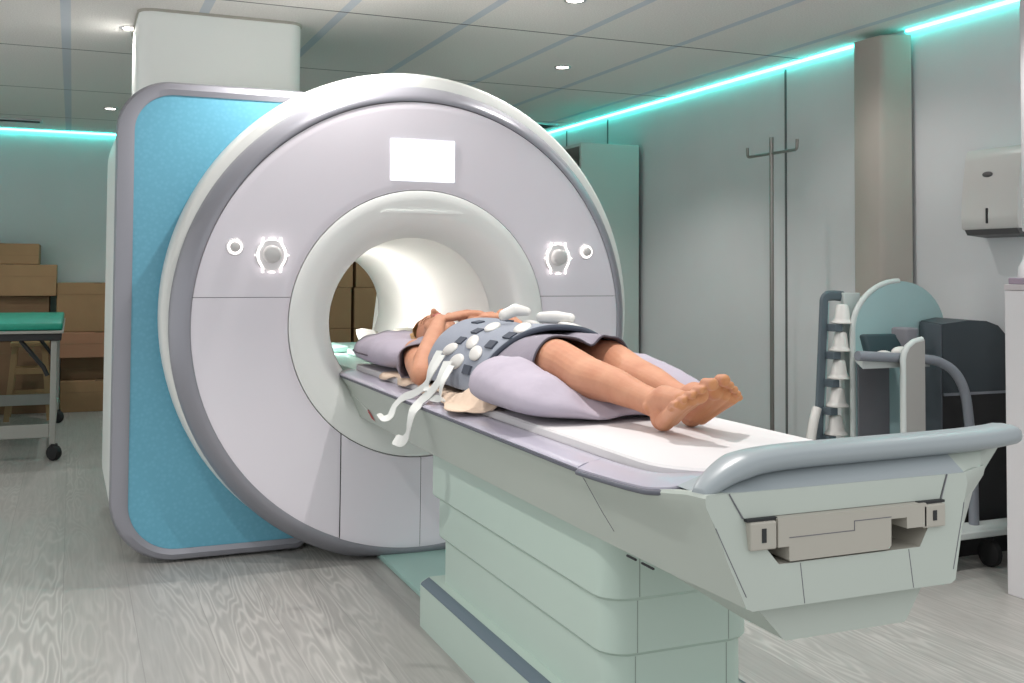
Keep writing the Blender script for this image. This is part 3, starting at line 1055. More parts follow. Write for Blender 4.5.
tag(sh, 'beige sheet lying under the woman, one corner rumpled over the table rail', 'sheet')
so = sh.modifiers.new('thickness', 'SOLIDIFY')
so.thickness = 0.003
so.offset = 1.0

# head coil shell behind the pillow, inside the bore
hc = thing('head_coil', 'pale open head coil cradle standing inside the bore behind the pillow', 'head coil', (0.0, 0.6, 0.806))
mb = MB()
rings = []
for y, rr_, top_ in ((0.42, 0.125, 0.0), (0.45, 0.120, 0.12), (0.70, 0.118, 0.12), (0.84, 0.112, 0.0), (0.86, 0.105, -0.1)):
    aa = [PI - top_ + (PI + 2 * top_) * k / 20 for k in range(21)]
    rings.append([(0.05 + rr_ * math.cos(a), y, 0.935 + rr_ * math.sin(a)) for a in aa] + [(0.05 + (rr_ - 0.014) * math.cos(a), y, 0.935 + (rr_ - 0.014) * math.sin(a)) for a in reversed(aa)])
mb.grid(rings, close_u=True, cap0=True, cap1=True)
mb.build('cradle', M['beige'], hc, smooth=40)
MB().box(-0.10, 0.14, 0.42, 0.88, 0.8065, 0.838, bev=0.008).build('base', M['plate'], hc)
MB().box(-0.20, -0.06, 0.98, 1.30, 0.8065, 0.840, bev=0.01).build('plug_box', M['plate'], hc)

# ------------------------------------------------------------------ person
per = thing('person', 'barefoot blonde person in a grey dress lying on the table, hands folded on chest', 'person', (0, -1.2, 0.835))
mb = MB()
V = Vector
# head: facing up, crown towards the bore, turned a touch to the camera side
HC = V((0.0, -0.285, 0.966))
hr = Matrix.Rotation(rad(-20), 3, 'Y')


def H(x, y, z):
    return HC + hr @ V((x, y, z))


mb.ball(H(0, 0.035, -0.012), (0.084, 0.108, 0.098), 24, hr)          # skull
mb.ball(H(0, -0.045, 0.018), (0.068, 0.085, 0.076), 20, hr)          # face
mb.ball(H(0, -0.112, 0.028), (0.030, 0.026, 0.030), 14, hr)          # chin
mb.ball(H(0, -0.085, 0.000), (0.056, 0.045, 0.050), 14, hr)          # jaw
mb.ball(H(0, 0.040, 0.060), (0.060, 0.045, 0.030), 14, hr)           # forehead
mb.ball(H(0.034, -0.040, 0.062), (0.026, 0.026, 0.020), 12, hr)      # cheeks
mb.ball(H(-0.034, -0.040, 0.062), (0.026, 0.026, 0.020), 12, hr)
mb.chain([(H(0, 0.008, 0.080), 0.009), (H(0, -0.022, 0.098), 0.010), (H(0, -0.042, 0.111), 0.0125)])   # nose
mb.ball(H(0.011, -0.044, 0.100), 0.009, 10)
mb.ball(H(-0.011, -0.044, 0.100), 0.009, 10)
mb.ball(H(0.030, 0.006, 0.074), (0.016, 0.011, 0.011), 10, hr)       # closed eyelids
mb.ball(H(-0.030, 0.006, 0.074), (0.016, 0.011, 0.011), 10, hr)
mb.ball(H(0.0, -0.072, 0.086), (0.022, 0.010, 0.012), 10, hr)        # mouth
for s in (-1, 1):
    mb.ball(H(s * 0.086, -0.010, -0.006), (0.010, 0.020, 0.028), 12, hr @ Matrix.Rotation(s * rad(18), 3, 'Z'))
# neck and trunk
mb.chain([(V((0, -0.355, 0.945)), 0.052), (V((0, -0.43, 0.940)), 0.056), (V((0, -0.50, 0.935)), 0.066)])
for c, rr_ in (((0, -0.56, 0.918), (0.182, 0.095, 0.070)), ((0, -0.68, 0.928), (0.165, 0.135, 0.090)), ((0, -0.84, 0.932), (0.150, 0.14, 0.092)), ((0, -1.00, 0.930), (0.150, 0.14, 0.088)),
               ((0, -1.16, 0.932), (0.178, 0.14, 0.094)), ((0, -1.28, 0.930), (0.184, 0.13, 0.092))):
    mb.ball(c, rr_, 24)
# arms: upper arm down along the mattress, forearm up onto the chest
ELN = V((-0.262, -0.865, 0.872))
WRN = V((-0.105, -0.600, 1.046))
SHN = V((-0.178, -0.555, 0.920))
ELF = V((0.262, -0.865, 0.890))
WRF = V((0.130, -0.660, 1.066))
SHF = V((0.178, -0.555, 0.925))
mb.chain([(SHN, 0.056), (SHN.lerp(ELN, 0.5), 0.052), (ELN, 0.041)])
mb.chain([(ELN, 0.041), (ELN.lerp(WRN, 0.28), 0.045), (ELN.lerp(WRN, 0.65), 0.036), (WRN, 0.026)])
mb.chain([(SHF, 0.056), (SHF.lerp(ELF, 0.5), 0.052), (ELF, 0.041)])
mb.chain([(ELF, 0.041), (ELF.lerp(WRF, 0.28), 0.045), (ELF.lerp(WRF, 0.65), 0.036), (WRF, 0.026)])


def hand(w, d, side, n, scale=1.0):
    """palm from wrist w along d, back of the hand towards n, fingers bent over; side = direction of the thumb"""
    d = d.normalized()
    n = (n - d * n.dot(d)).normalized()
    s = side - d * side.dot(d) - n * side.dot(n)
    s = s.normalized()
    k = 1.08 * scale
    rot = Matrix((s, d, n)).transposed()
    mb.ball(w + d * 0.045 * k, (0.036 * k, 0.052 * k, 0.0145 * k), 16, rot)
    mb.ball(w + d * 0.070 * k, (0.040 * k, 0.030 * k, 0.0135 * k), 16, rot)
    for f, (o_, ln, rr2) in enumerate(((0.030, 0.074, 0.0092), (0.0105, 0.082, 0.0095), (-0.010, 0.077, 0.0090), (-0.030, 0.060, 0.0080))):
        k0 = w + d * 0.082 * k + s * o_ * k
        d1 = (d * 0.97 - n * 0.22 + s * (o_ * 2.4)).normalized()
        d2 = (d * 0.80 - n * 0.58 + s * (o_ * 1.5)).normalized()
        d3 = (d * 0.62 - n * 0.78 + s * (o_ * 1.0)).normalized()
        k1 = k0 + d1 * ln * 0.46 * k
        k2 = k1 + d2 * ln * 0.31 * k
        k3 = k2 + d3 * ln * 0.20 * k
        mb.chain([(k0 - d * 0.018, rr2 * 1.12 * k), (k0, rr2 * 1.1 * k), (k1, rr2 * k), (k2, rr2 * 0.92 * k), (k3, rr2 * 0.78 * k)], 10)
    t0 = w + d * 0.022 * k + s * 0.026 * k
    t1 = t0 + (d * 0.62 + s * 0.68 - n * 0.10).normalized() * 0.036 * k
    t2 = t1 + (d * 0.90 + s * 0.28 - n * 0.25).normalized() * 0.030 * k
    t3 = t2 + (d * 0.95 + s * 0.05 - n * 0.30).normalized() * 0.022 * k
    mb.chain([(t0, 0.0145 * k), (t1, 0.0118 * k), (t2, 0.0105 * k), (t3, 0.0085 * k)], 10)


hand(WRN + V((0.012, -0.004, 0.006)), V((0.90, -0.24, 0.20)), V((0.2, 1, 0.2)), V((-0.05, 0.0, 1)), 1.14)
hand(WRF + V((-0.010, 0.0, -0.004)), V((-0.95, -0.02, 0.02)), V((-0.2, 1, 0.2)), V((0.0, -0.10, 1)), 0.98)

# legs
KN, KF = V((-0.100, -1.640, 0.978)), V((0.100, -1.590, 0.968))
AN, AF = V((-0.018, -2.065, 0.898)), V((0.100, -2.015, 0.896))
for hip, kn, an, s in ((V((-0.092, -1.26, 0.925)), KN, AN, -1), (V((0.092, -1.24, 0.925)), KF, AF, 1)):
    mb.chain([(hip, 0.093), (hip.lerp(kn, 0.35), 0.087), (hip.lerp(kn, 0.75), 0.072), (kn, 0.061)])
    mb.ball(kn + V((0, 0.004, 0.012)), (0.046, 0.044, 0.050), 14)
    mb.chain([(kn, 0.061), (kn.lerp(an, 0.12), 0.057), (kn.lerp(an, 0.32) + V((0, 0, -0.012)), 0.060), (kn.lerp(an, 0.6), 0.048), (kn.lerp(an, 0.85), 0.037), (an, 0.036)])
    # knob of the ankle
    mb.ball(an + V((s * 0.030, -0.004, -0.004)), 0.013, 10)
    mb.ball(an + V((-s * 0.030, -0.002, 0.004)), 0.013, 10)


def foot(an, s, toe_dir, lat, k=1.08):
    """toe_dir = heel-to-toe direction, lat = direction from big toe to little toe, toes are listed from the big one"""
    td = toe_dir.normalized()
    lt = (lat - td * lat.dot(td)).normalized()
    pl_ = td.cross(lt).normalized()
    if pl_.y > 0:
        pl_ = -pl_                       # plantar normal, away from the shin
    heel = an + V((0, -0.030, -0.030)) * k
    hr2 = Matrix((lt, td, pl_)).transposed()
    mb.ball(heel, (0.031 * k, 0.036 * k, 0.033 * k), 16, hr2)
    ball_ = heel + td * 0.150 * k
    mb.chain([(an, 0.036 * k), (an + td * 0.045 * k + pl_ * 0.002, 0.034 * k), (heel + td * 0.105 * k - pl_ * 0.006 * k, 0.027 * k)])
    for o_, rr2 in ((-0.020, 0.019), (0.002, 0.0185), (0.024, 0.0165)):
        mb.chain([(heel + td * 0.02 * k + lt * o_ * 0.6 * k + pl_ * 0.010 * k, 0.022 * k), (heel + td * 0.085 * k + lt * (o_ * 0.9 + 0.004) * k + pl_ * 0.006 * k, rr2 * 1.0 * k), (ball_ + lt * o_ * 1.25 * k - td * abs(o_) * 0.2 + pl_ * 0.004 * k, rr2 * k)], 12)
    mb.ball(ball_ + lt * -0.024 * k + pl_ * 0.008 * k, (0.022 * k, 0.024 * k, 0.018 * k), 14, hr2)
    for i, (o_, ln, rr2) in enumerate(((-0.031, 0.046, 0.0142), (-0.007, 0.042, 0.0092), (0.0125, 0.037, 0.0088), (0.030, 0.030, 0.0084), (0.045, 0.023, 0.0080))):
        b0 = ball_ + lt * o_ * k + td * (0.014 - 0.011 * i * 0.8) * k
        b1 = b0 + (td * 0.85 - pl_ * 0.35 + lt * 0.03 * i).normalized() * ln * 0.55 * k
        b2 = b1 + (td * 0.80 + pl_ * 0.45).normalized() * ln * 0.50 * k
        mb.chain([(b0 - td * 0.01, rr2 * 1.05 * k), (b1, rr2 * 0.95 * k), (b2, rr2 * 1.12 * k)], 10)


foot(AN, -1, V((-0.04, -0.89, 0.44)), V((-0.90, 0.10, -0.40)), 1.02)
foot(AF, 1, V((0.02, -0.88, 0.46)), V((0.93, -0.08, -0.32)), 1.02)

body = mb.build('body', M['skin'], per, smooth=180)
rm = body.modifiers.new('one_surface', 'REMESH')
rm.mode = 'VOXEL'
rm.voxel_size = 0.0032
rm.use_smooth_shade = True
sm = body.modifiers.new('soften', 'SMOOTH')
sm.factor = 0.5
sm.iterations = 3

# lips, brows
mb = MB()
mb.ball(H(0, -0.066, 0.0975), (0.019, 0.0045, 0.0045), 12, hr)
mb.ball(H(0, -0.075, 0.0965), (0.017, 0.0050, 0.0050), 12, hr)
mb.build('lips', M['lips'], body, smooth=180)
for s in (-1, 1):
    mb = MB()
    mb.tube([H(s * 0.014, 0.026, 0.0865), H(s * 0.032, 0.030, 0.083), H(s * 0.048, 0.024, 0.072)], [0.003, 0.0036, 0.002], 6)
    mb.build('eyebrow', M['brow'], body, smooth=180)
    mb = MB()
    mb.tube([H(s * 0.016, 0.000, 0.0855), H(s * 0.030, -0.004, 0.0858), H(s * 0.044, 0.000, 0.079)], [0.0012, 0.0016, 0.001], 6)
    mb.build('eyelashes', M['brow'], body, smooth=180)

# hair: cap over crown and sides, falling on the pillow
mb = MB()
rings = []
for i in range(20):
    a = PI * i / 19
    ring = []
    for j in range(40):
        b_ = 2 * PI * j / 40
        x = 0.094 * math.sin(a) * math.cos(b_)
        z = 0.106 * math.sin(a) * math.sin(b_)
        y = 0.122 * math.cos(a)
        nn = 0.006 * noise.noise((x * 40, y * 20, z * 40))
        ring.append(H(x * (1.03 + nn * 8), y + 0.045 + nn, z - 0.010 + nn))
    rings.append(ring)
mb.grid(rings, close_u=True)
# keep the part behind the hairline
mb.clip(H(0, 0.070, 0.05), hr @ V((0, -0.62, 0.78)))
hair = mb.build('hair', M['hair'], per, smooth=180)
random.seed(5)
for s in (-1, 1):
    mb = MB()
    for k in range(16):
        a0 = H(s * (0.080 + 0.006 * random.random()), 0.085 - 0.011 * k, 0.030 - 0.006 * k + 0.01 * random.random())
        a1 = H(s * (0.096 + 0.01 * random.random()), 0.040 - 0.010 * k, -0.030)
        a2 = V((s * (0.105 + 0.03 * random.random()), a1.y - 0.05 - 0.02 * random.random(), 0.925))
        mb.tube(spline([a0, a1, a2], 4), [0.008] * 4 + [0.007] * 3 + [0.004] * 2, 6)
    mb.build('side_hair', M['hair'], hair, smooth=180)

# dress: draped arch over trunk and thighs
DY = [-0.455, -0.475, -0.52, -0.60, -0.72, -0.90, -1.05, -1.20, -1.35, -1.48, -1.58, -1.635]
DW = [0.085, 0.125, 0.195, 0.212, 0.205, 0.198, 0.200, 0.214, 0.218, 0.210, 0.192, 0.178]
DT = [0.955, 0.968, 0.985, 1.008, 1.028, 1.030, 1.026, 1.032, 1.040, 1.048, 1.054, 1.052]
DB = [0.905, 0.885, 0.850, 0.845, 0.845, 0.845, 0.845, 0.845, 0.848, 0.870, 0.925, 0.965]


def arch_pt(y, a, dw=0.0, dt=0.0, e=2.3, w=None, tz=None, zb=None):
    yy = -y
    xs = [-q for q in DY]
    W = (interp(yy, xs, DW) if w is None else w) + dw
    T = (interp(yy, xs, DT) if tz is None else tz) + dt
    B = interp(yy, xs, DB) if zb is None else zb
    c, s = math.cos(a), math.sin(a)
    return V((W * math.copysign(abs(c) ** (2 / e), c), y, B + (T - B) * abs(s) ** (2 / e)))


mb = MB()
rings = []
NS, NA = 60, 56
for i in range(NS + 1):
    y = lerp(-0.455, -1.635, i / NS)
    row = []
    for j in range(NA + 1):
        a = PI * j / NA
        q = arch_pt(y, a)
        hem = max(0.0, (-y - 1.30) / 0.335)
        q.z += hem * (-0.040 * math.exp(-((q.x - 0.005) / 0.035) ** 2)) + 0.006 * noise.noise((q.x * 10, y * 7, 3.1)) * (0.5 + hem)
        q.z += hem * 0.005 * math.sin(q.x * 48 + 1)
        if q.x > 0:
            q.x *= 1 - 0.2 * hem
        q.y -= hem * (0.014 * math.cos(q.x * 26) + 0.012)
        row.append(tuple(q))
    rings.append(row)
mb.grid(rings)
dress = mb.build('dress', M['dress'], per, smooth=180)
so = dress.modifiers.new('thickness', 'SOLIDIFY')
so.thickness = 0.005
so.offset = 1.0
# dark piping along the hem
hem_pts = [V(q) + V((0, 0, 0.002)) for q in rings[-1]]
mb = MB()
mb.tube(hem_pts[2:-2], 0.0035, 6)
mb.build('hem_edge', M['dress_in'], dress, smooth=80)
# wide sleeves
for s, sh_, el in ((-1, SHN, ELN), (1, SHF, ELF)):
    mb = MB()
    rings = []
    for i in range(9):
        tt = i / 8
        c = lerp(V((s * 0.135, -0.52, 0.918)), sh_.lerp(el, 0.40), tt)
        r1 = lerp(0.062, 0.070, tt)
        d = (el - sh_).normalized()
        u_ = V((0, 0, 1)) - d * d.z
        u_.normalize()
        sd = d.cross(u_)
        ring = []
        for k in range(28):
            a = 2 * PI * k / 28
            rr2 = r1 * (1 + 0.10 * tt * math.sin(3 * a + 0.5))
            q = c + sd * math.cos(a) * rr2 + u_ * math.sin(a) * rr2
            if math.sin(a) < 0:
                q += u_ * math.sin(a) * 0.035 * tt + V((s * 0.012, 0, 0)) * tt
            q.z = max(q.z, 0.842)
            ring.append(q)
        rings.append(ring)
    mb.grid(rings, close_u=True)
    slv = mb.build('sleeve', M['dress'], dress, smooth=180)
    so = slv.modifiers.new('thickness', 'SOLIDIFY')
    so.thickness = 0.004
    so.offset = 1.0

# ------------------------------------------------------------------ body coil over the trunk
coil = thing('body_coil', 'grey flexible body coil mat with white plastic pods laid over the woman', 'body coil', (0, -1.1, 0.85))
CYv = [-0.72, -0.78, -0.90, -1.05, -1.20, -1.35, -1.47]


def coil_pt(y, a, lift=0.0):
    yy = -y
    xs = [-q for q in CYv]
    w = interp(yy, xs, [0.232, 0.236, 0.236, 0.234, 0.236, 0.226, 0.216]) + lift
    tz = interp(yy, xs, [1.046, 1.050, 1.046, 1.042, 1.047, 1.054, 1.058]) + lift
    return arch_pt(y, a, w=w, tz=tz, zb=0.838, e=2.25)


mb = MB()
rings = []
for i in range(41):
    row = []
    for j in range(57):
        a = lerp(0.06, PI - 0.06, j / 56)
        side = max(0, math.cos(PI - a))          # near side
        y = lerp(-0.76 - 0.10 * max(0, math.cos(PI - a)), -1.46 + 0.12 * max(0, math.cos(PI - a)) ** 2, i / 40)
        q = coil_pt(y, a)
        q.z += 0.003 * noise.noise((q.x * 8, y * 8, 0))
        row.append(tuple(q))
    rings.append(row)
mb.grid(rings)
bl = mb.build('mat', M['coil'], coil, smooth=180)
so = bl.modifiers.new('thickness', 'SOLIDIFY')
so.thickness = 0.014
so.offset = 1.0
bv = bl.modifiers.new('soft_edge', 'BEVEL')
bv.width = 0.004
bv.segments = 2
# dark binding along the edge towards the legs
mb = MB()
mb.tube([V(q) + V((0, -0.003, 0.006)) for q in rings[-1][1:-1]], 0.009, 8)
mb.build('edge_binding', M['coil_dark'], bl, smooth=80)


def coil_frame(p):
    """outward normal of the mat near p"""
    best = None
    for k in range(1, 180):
        a = PI * k / 180
        q = coil_pt(p.y, a)
        d = (q - p).length
        if best is None or d < best[0]:
            best = (d, a, q)
    a = best[1]
    q = best[2]
    ta = (coil_pt(p.y, a + 0.02) - coil_pt(p.y, a - 0.02)).normalized()
    ty = V((0, 1, 0))
    n = ta.cross(ty)
    if n.z < 0 or (abs(n.z) < 0.2 and n.x * q.x < 0):
        n = -n
    return q, n.normalized(), ta, ty


for (x, y, z, w_, l_, h_, rz) in ((-0.189, -1.167, 1.006, 0.026, 0.050, 0.011, 20), (-0.208, -1.025, 0.967, 0.025, 0.052, 0.011, -10), (-0.211, -1.264, 0.977, 0.026, 0.050, 0.011, 10),
                                  (-0.226, -1.145, 0.936, 0.028, 0.056, 0.011, -8), (-0.105, -1.131, 1.072, 0.028, 0.058, 0.012, 30), (-0.100, -1.375, 1.072, 0.030, 0.062, 0.012, 25),
                                  (0.06, -1.10, 1.085, 0.030, 0.056, 0.012, 10), (0.10, -1.34, 1.08, 0.030, 0.056, 0.012, -20)):
    q, n, ta, ty = coil_frame(V((x, y, z)))
    rot = Matrix((ta, ty, n)).transposed() @ Matrix.Rotation(rad(rz), 3, 'Z')
    mb = MB()
    mb.ball(q + n * 0.016, (w_, l_, h_), 20, rot)
    pd = mb.build('pod', M['pod'], coil, smooth=180)
# taller connector housings standing on top
for (x, y, z, dx, dy, dz) in ((-0.045, -1.10, 1.086, 0.075, -0.02, 0.030), (0.05, -1.20, 1.082, 0.05, -0.12, 0.004)):
    mb = MB()
    mb.chain([(V((x, y, z)), 0.019), (V((x + dx * 0.5, y + dy * 0.5, z + dz * 0.6)), 0.022), (V((x + dx, y + dy, z + dz * 0.4)), 0.016)], 14)
    pd = mb.build('connector_housing', M['pod'], coil, smooth=180)
    rm = pd.modifiers.new('one_surface', 'REMESH')
    rm.mode = 'VOXEL'
    rm.voxel_size = 0.005
    rm.use_smooth_shade = True
for (x, y, z) in ((-0.143, -1.081, 1.05), (-0.186, -1.053, 1.005), (-0.151, -1.384, 1.047), (-0.188, -1.326, 1.013), (-0.226, -0.942, 0.913), (-0.235, -1.256, 0.92), (0.03, -0.95, 1.09), (-0.08, -0.93, 1.08)):
    q, n, ta, ty = coil_frame(V((x, y, z)))
    mb = MB()
    c = q + n * 0.0165
    for k in range(1):
        pts = [c + ta * a * 0.015 + ty * b * 0.030 for a, b in ((-1, -1), (1, -1), (1, 1), (-1, 1))]
        mb.grid([[q2 - n * 0.004 for q2 in pts], [q2 + n * 0.003 for q2 in pts]], close_u=True, cap0=True, cap1=True)
    mb.build('dark_pad', M['coil_dark'], coil)


# white cable straps hanging over the table edge
def ribbon(pts, width, wdir, th=0.0016):
    P = spline(pts, 10)
    b = MB()
    top, rings_ = [], []
    for i, q in enumerate(P):
        tt = (P[min(i + 1, len(P) - 1)] - P[max(i - 1, 0)]).normalized()
        wd = V(wdir) - tt * V(wdir).dot(tt)
        wd.normalize()
        n = tt.cross(wd)
        wv = wd * width * (0.5 if i < len(P) - 2 else 0.35)
        rings_.append([q - wv - n * th, q + wv - n * th, q + wv + n * th, q - wv + n * th])
    b.grid(rings_, close_u=True, cap0=True, cap1=True)
    return b


st = [([(-0.250, -1.03, 0.965), (-0.285, -1.045, 0.91), (-0.302, -1.05, 0.86), (-0.322, -0.99, 0.822), (-0.342, -0.92, 0.800), (-0.366, -0.895, 0.768), (-0.385, -0.905, 0.735), (-0.405, -0.895, 0.728), (-0.420, -0.880, 0.742)], 0.030),
      ([(-0.262, -1.15, 0.940), (-0.296, -1.17, 0.885), (-0.318, -1.14, 0.840), (-0.342, -1.11, 0.808), (-0.372, -1.12, 0.775), (-0.385, -1.125, 0.735), (-0.388, -1.115, 0.698), (-0.396, -1.085, 0.678), (-0.410, -1.045, 0.680)], 0.038),
      ([(-0.258, -1.08, 0.955), (-0.300, -1.10, 0.90), (-0.315, -1.09, 0.855), (-0.322, -1.13, 0.828), (-0.300, -1.20, 0.822)], 0.024),
      ([(-0.268, -1.20, 0.93), (-0.308, -1.235, 0.885), (-0.318, -1.24, 0.845), (-0.308, -1.25, 0.822)], 0.022)]
for pts, w_ in st:
    ribbon(pts, w_, (0.05, 0.85, 0.55)).build('strap', M['strap'], coil, smooth=30)

# ------------------------------------------------------------------ cardboard boxes
def carton(x0, x1, y0, y1, z0, z1, m, label, group, flap=True):
    t_ = thing('cardboard_box', label, 'box', ((x0 + x1) / 2, (y0 + y1) / 2, z0), group)
    MB().box(x0, x1, y0, y1, z0, z1, bev=0.006).build('carton', M[m], t_)
    if flap:
        b = MB()
        b.box(x0 + 0.004, x1 - 0.004, y0 - 0.002, y0 + 0.002, z1 - 0.10, z1 - 0.098)
        b.box((x0 + x1) / 2 - 0.03, (x0 + x1) / 2 + 0.03, y0 - 0.0015, y1 + 0.0, z1 - 0.005, z1 + 0.0015)
        b.build('tape', M['tape'], t_)
    return t_


G = 'cardboard boxes stacked by the back wall at left'
carton(-2.25, -1.665, 5.42, 5.95, 1.272, 1.448, 'cardboard', 'brown cardboard box topmost of the left stack by the back wall', G)
carton(-2.25, -1.523, 5.40, 5.95, 1.002, 1.270, 'cardboard', 'wide brown cardboard box second from the top of the left stack', G)
carton(-2.25, -1.577, 5.45, 5.95, 0.62, 1.000, 'cardboard_dark', 'dark brown cardboard box just above the green gurney top', G)
carton(-2.25, -1.56, 5.46, 5.95, 0.0, 0.618, 'cardboard_dark', 'dark cardboard box on the floor behind the stool', G)
carton(-1.520, -0.86, 5.43, 5.95, 0.690, 1.113, 'cardboard', 'tall brown cardboard box topmost of the stack beside the scanner', G)
carton(-1.500, -0.86, 5.40, 5.95, 0.468, 0.688, 'cardboard_pink', 'reddish cardboard box in the middle of the stack beside the scanner', G)
carton(-1.480, -0.86, 5.52, 5.95, 0.270, 0.466, 'cardboard_dark', 'dark cardboard box set back in the stack beside the scanner', G)
carton(-1.480, -0.86, 5.42, 5.95, 0.0, 0.268, 'cardboard', 'brown cardboard box on the floor beside the gurney', G)
G2 = 'cardboard boxes seen through the bore'
cols = ((0.52, 1.055, 'left'), (1.085, 1.62, 'right'))
rows = ((0.0, 0.30, 'bottom'), (0.302, 0.682, 'lower'), (0.684, 1.072, 'middle'), (1.074, 1.42, 'top'))
for x0, x1, cn in cols:
    for z0, z1, rn in rows:
        if z1 < 0.6:
            continue
        sh = 0.012 if rn == 'top' else 0.0
        carton(x0 + sh, x1 + sh, 5.40, 5.92, z0, z1, 'cardboard', {
            'top': 'brown box at the top of the %s stack seen through the bore', 'middle': 'brown box in the middle of the %s stack seen through the bore',
            'lower': 'brown box low in the %s stack seen through the bore'}[rn] % cn, G2, flap=False)
    carton(x0, x1, 5.40, 5.92, 0.0, 0.30, 'cardboard', 'brown box on the floor under the %s stack behind the bore' % cn, G2, flap=False)

# ------------------------------------------------------------------ gurney and stool
gu = thing('gurney', 'wheeled gurney with a green padded top, left of the scanner', 'gurney', (-1.85, 3.9, 0))
MB().box(-2.25, -1.452, 2.98, 4.85, 0.838, 0.885, bev=0.014, seg=3).build('padded_top', M['green'], gu, smooth=60)
MB().box(-2.25, -1.445, 2.97, 4.86, 0.818, 0.837, bev=0.003).build('top_edge', M['cart_metal'], gu)
MB().box(-2.24, -1.458, 2.985, 4.84, 0.772, 0.8175, bev=0.004).build('apron', M['black'], gu)
legs = [(-1.500, 3.02), (-1.500, 4.80), (-2.19, 3.02), (-2.19, 4.80)]
for x, y in legs:
    lg = MB().box(x - 0.019, x + 0.019, y - 0.019, y + 0.019, 0.10, 0.772, bev=0.004).build('leg', M['cart_metal'], gu)
    b = MB()
    b.tube([(x, y, 0.105), (x, y, 0.075)], 0.016, 12)
    ca, sa = math.cos(0.75), math.sin(0.75)
    rings = []
    for xx, rr2 in ((-0.026, 0.030), (-0.024, 0.044), (-0.014, 0.050), (0.014, 0.050), (0.024, 0.044), (0.026, 0.030)):
        ring = []
        for k in range(24):
            q0, q1 = xx, rr2 * math.cos(2 * PI * k / 24)
            ring.append((x + 0.012 + q0 * ca - q1 * sa, y - 0.012 + q0 * sa + q1 * ca, 0.0505 + rr2 * math.sin(2 * PI * k / 24)))
        rings.append(ring)
    b.grid(rings, close_u=True, cap0=True, cap1=True)
    b.box(x - 0.010, x + 0.034, y - 0.034, y + 0.010, 0.088, 0.108, bev=0.006)
    b.build('caster', M['rubber'], lg, smooth=40)
for y in (3.02, 4.80):
    for z0, z1 in ((0.245, 0.335), (0.43, 0.48)):
        if y > 4 and z0 < 0.4:
            pass
    MB().box(-2.168, -1.5205, y - 0.012, y + 0.012, 0.150, 0.236, bev=0.003).build('cross_rail', M['cart_metal'], gu)
MB().box(-1.515, -1.485, 3.045, 4.775, 0.16, 0.21, bev=0.003).build('side_rail', M['cart_metal'], gu)
MB().box(-2.205, -2.175, 3.045, 4.775, 0.16, 0.21, bev=0.003).build('side_rail', M['cart_metal'], gu)
MB().tube([(-1.70, 3.02, 0.775), (-1.56, 3.02, 0.60), (-1.536, 3.02, 0.545)], 0.014, 8).build('brace', M['black'], gu, smooth=60)
MB().tube([(-1.70, 4.80, 0.775), (-1.536, 4.80, 0.545)], 0.014, 8).build('brace', M['black'], gu, smooth=60)

stl = thing('step_stool', 'wooden ladder-like stool under the gurney, before the boxes', 'stool', (-1.71, 5.1, 0))
SX, SY = -1.71, 5.14
MB().box(SX - 0.145, SX + 0.145, 4.99, 5.29, 0.602, 0.632, bev=0.006).build('seat', M['wood'], stl)
for sx in (-1, 1):
    for sy in (-1, 1):
        a0 = V((SX + sx * 0.108, SY + sy * 0.11, 0.603))
        a1 = V((SX + sx * 0.160, SY + sy * 0.15, 0.0))
        b = MB()
        b.grid([[a0 + V((dx * 0.021, dy * 0.016, 0)) for dx, dy in ((-1, -1), (1, -1), (1, 1), (-1, 1))], [a1 + V((dx * 0.021, dy * 0.016, 0)) for dx, dy in ((-1, -1), (1, -1), (1, 1), (-1, 1))]], close_u=True, cap0=True, cap1=True)
        b.build('leg', M['wood'], stl)
for z, hx in ((0.40, 0.108), (0.20, 0.124)):
    for sy in (-1, 1):
        yy = SY + sy * (0.11 + (0.603 - z) / 0.603 * 0.04)
        MB().box(SX - hx, SX + hx, yy - 0.011, yy + 0.011, z - 0.024, z + 0.024, bev=0.004).build('rung', M['wood'], stl)

# ------------------------------------------------------------------ right-hand side
cb_ = thing('open_cabinet', 'tall pale cabinet with open shelves against the right wall behind the scanner', 'cabinet', (2.29, 2.95, 0))
MB().box(2.04, 2.53, 2.50, 2.525, 0.0, 2.19, bev=0.003).build('side_panel', M['cab'], cb_)
MB().box(2.04, 2.53, 3.375, 3.40, 0.0, 2.19, bev=0.003).build('side_panel', M['cab'], cb_)
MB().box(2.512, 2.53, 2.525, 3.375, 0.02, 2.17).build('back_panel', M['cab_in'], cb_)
MB().box(2.045, 2.512, 2.525, 3.375, 2.165, 2.188, bev=0.002).build('top_panel', M['cab'], cb_)
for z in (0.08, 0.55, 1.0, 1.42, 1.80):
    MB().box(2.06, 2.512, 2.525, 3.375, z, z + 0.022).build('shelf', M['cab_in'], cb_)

cs = thing('coat_stand', 'thin metal coat stand with a hooked crossbar by the right wall', 'coat stand', (2.33, 0.62, 0))
MB().tube([(2.33, 0.608, 0.03), (2.33, 0.608, 2.022)], 0.0125, 14).build('pole', M['steel'], cs, smooth=60)
b = MB()
b.tube([(2.33, 0.390, 1.928), (2.33, 0.826, 1.928)], 0.009, 10)
b.build('crossbar', M['steel'], cs, smooth=60)
for s in (-1, 1):
    MB().tube(spline([(2.33, 0.608 + s * 0.216, 1.928), (2.33, 0.608 + s * 0.230, 1.935), (2.33, 0.608 + s * 0.234, 1.958), (2.33, 0.608 + s * 0.234, 1.985)], 4), 0.009, 10).build('hook', M['steel'], cs, smooth=60)
for k in range(5):
    a = 2 * PI * k / 5 + 0.3
    MB().tube([(2.33, 0.608, 0.06), (2.33 + 0.2 * math.cos(a), 0.608 + 0.2 * math.sin(a), 0.012)], 0.011, 8).build('foot', M['steel'], cs, smooth=60)

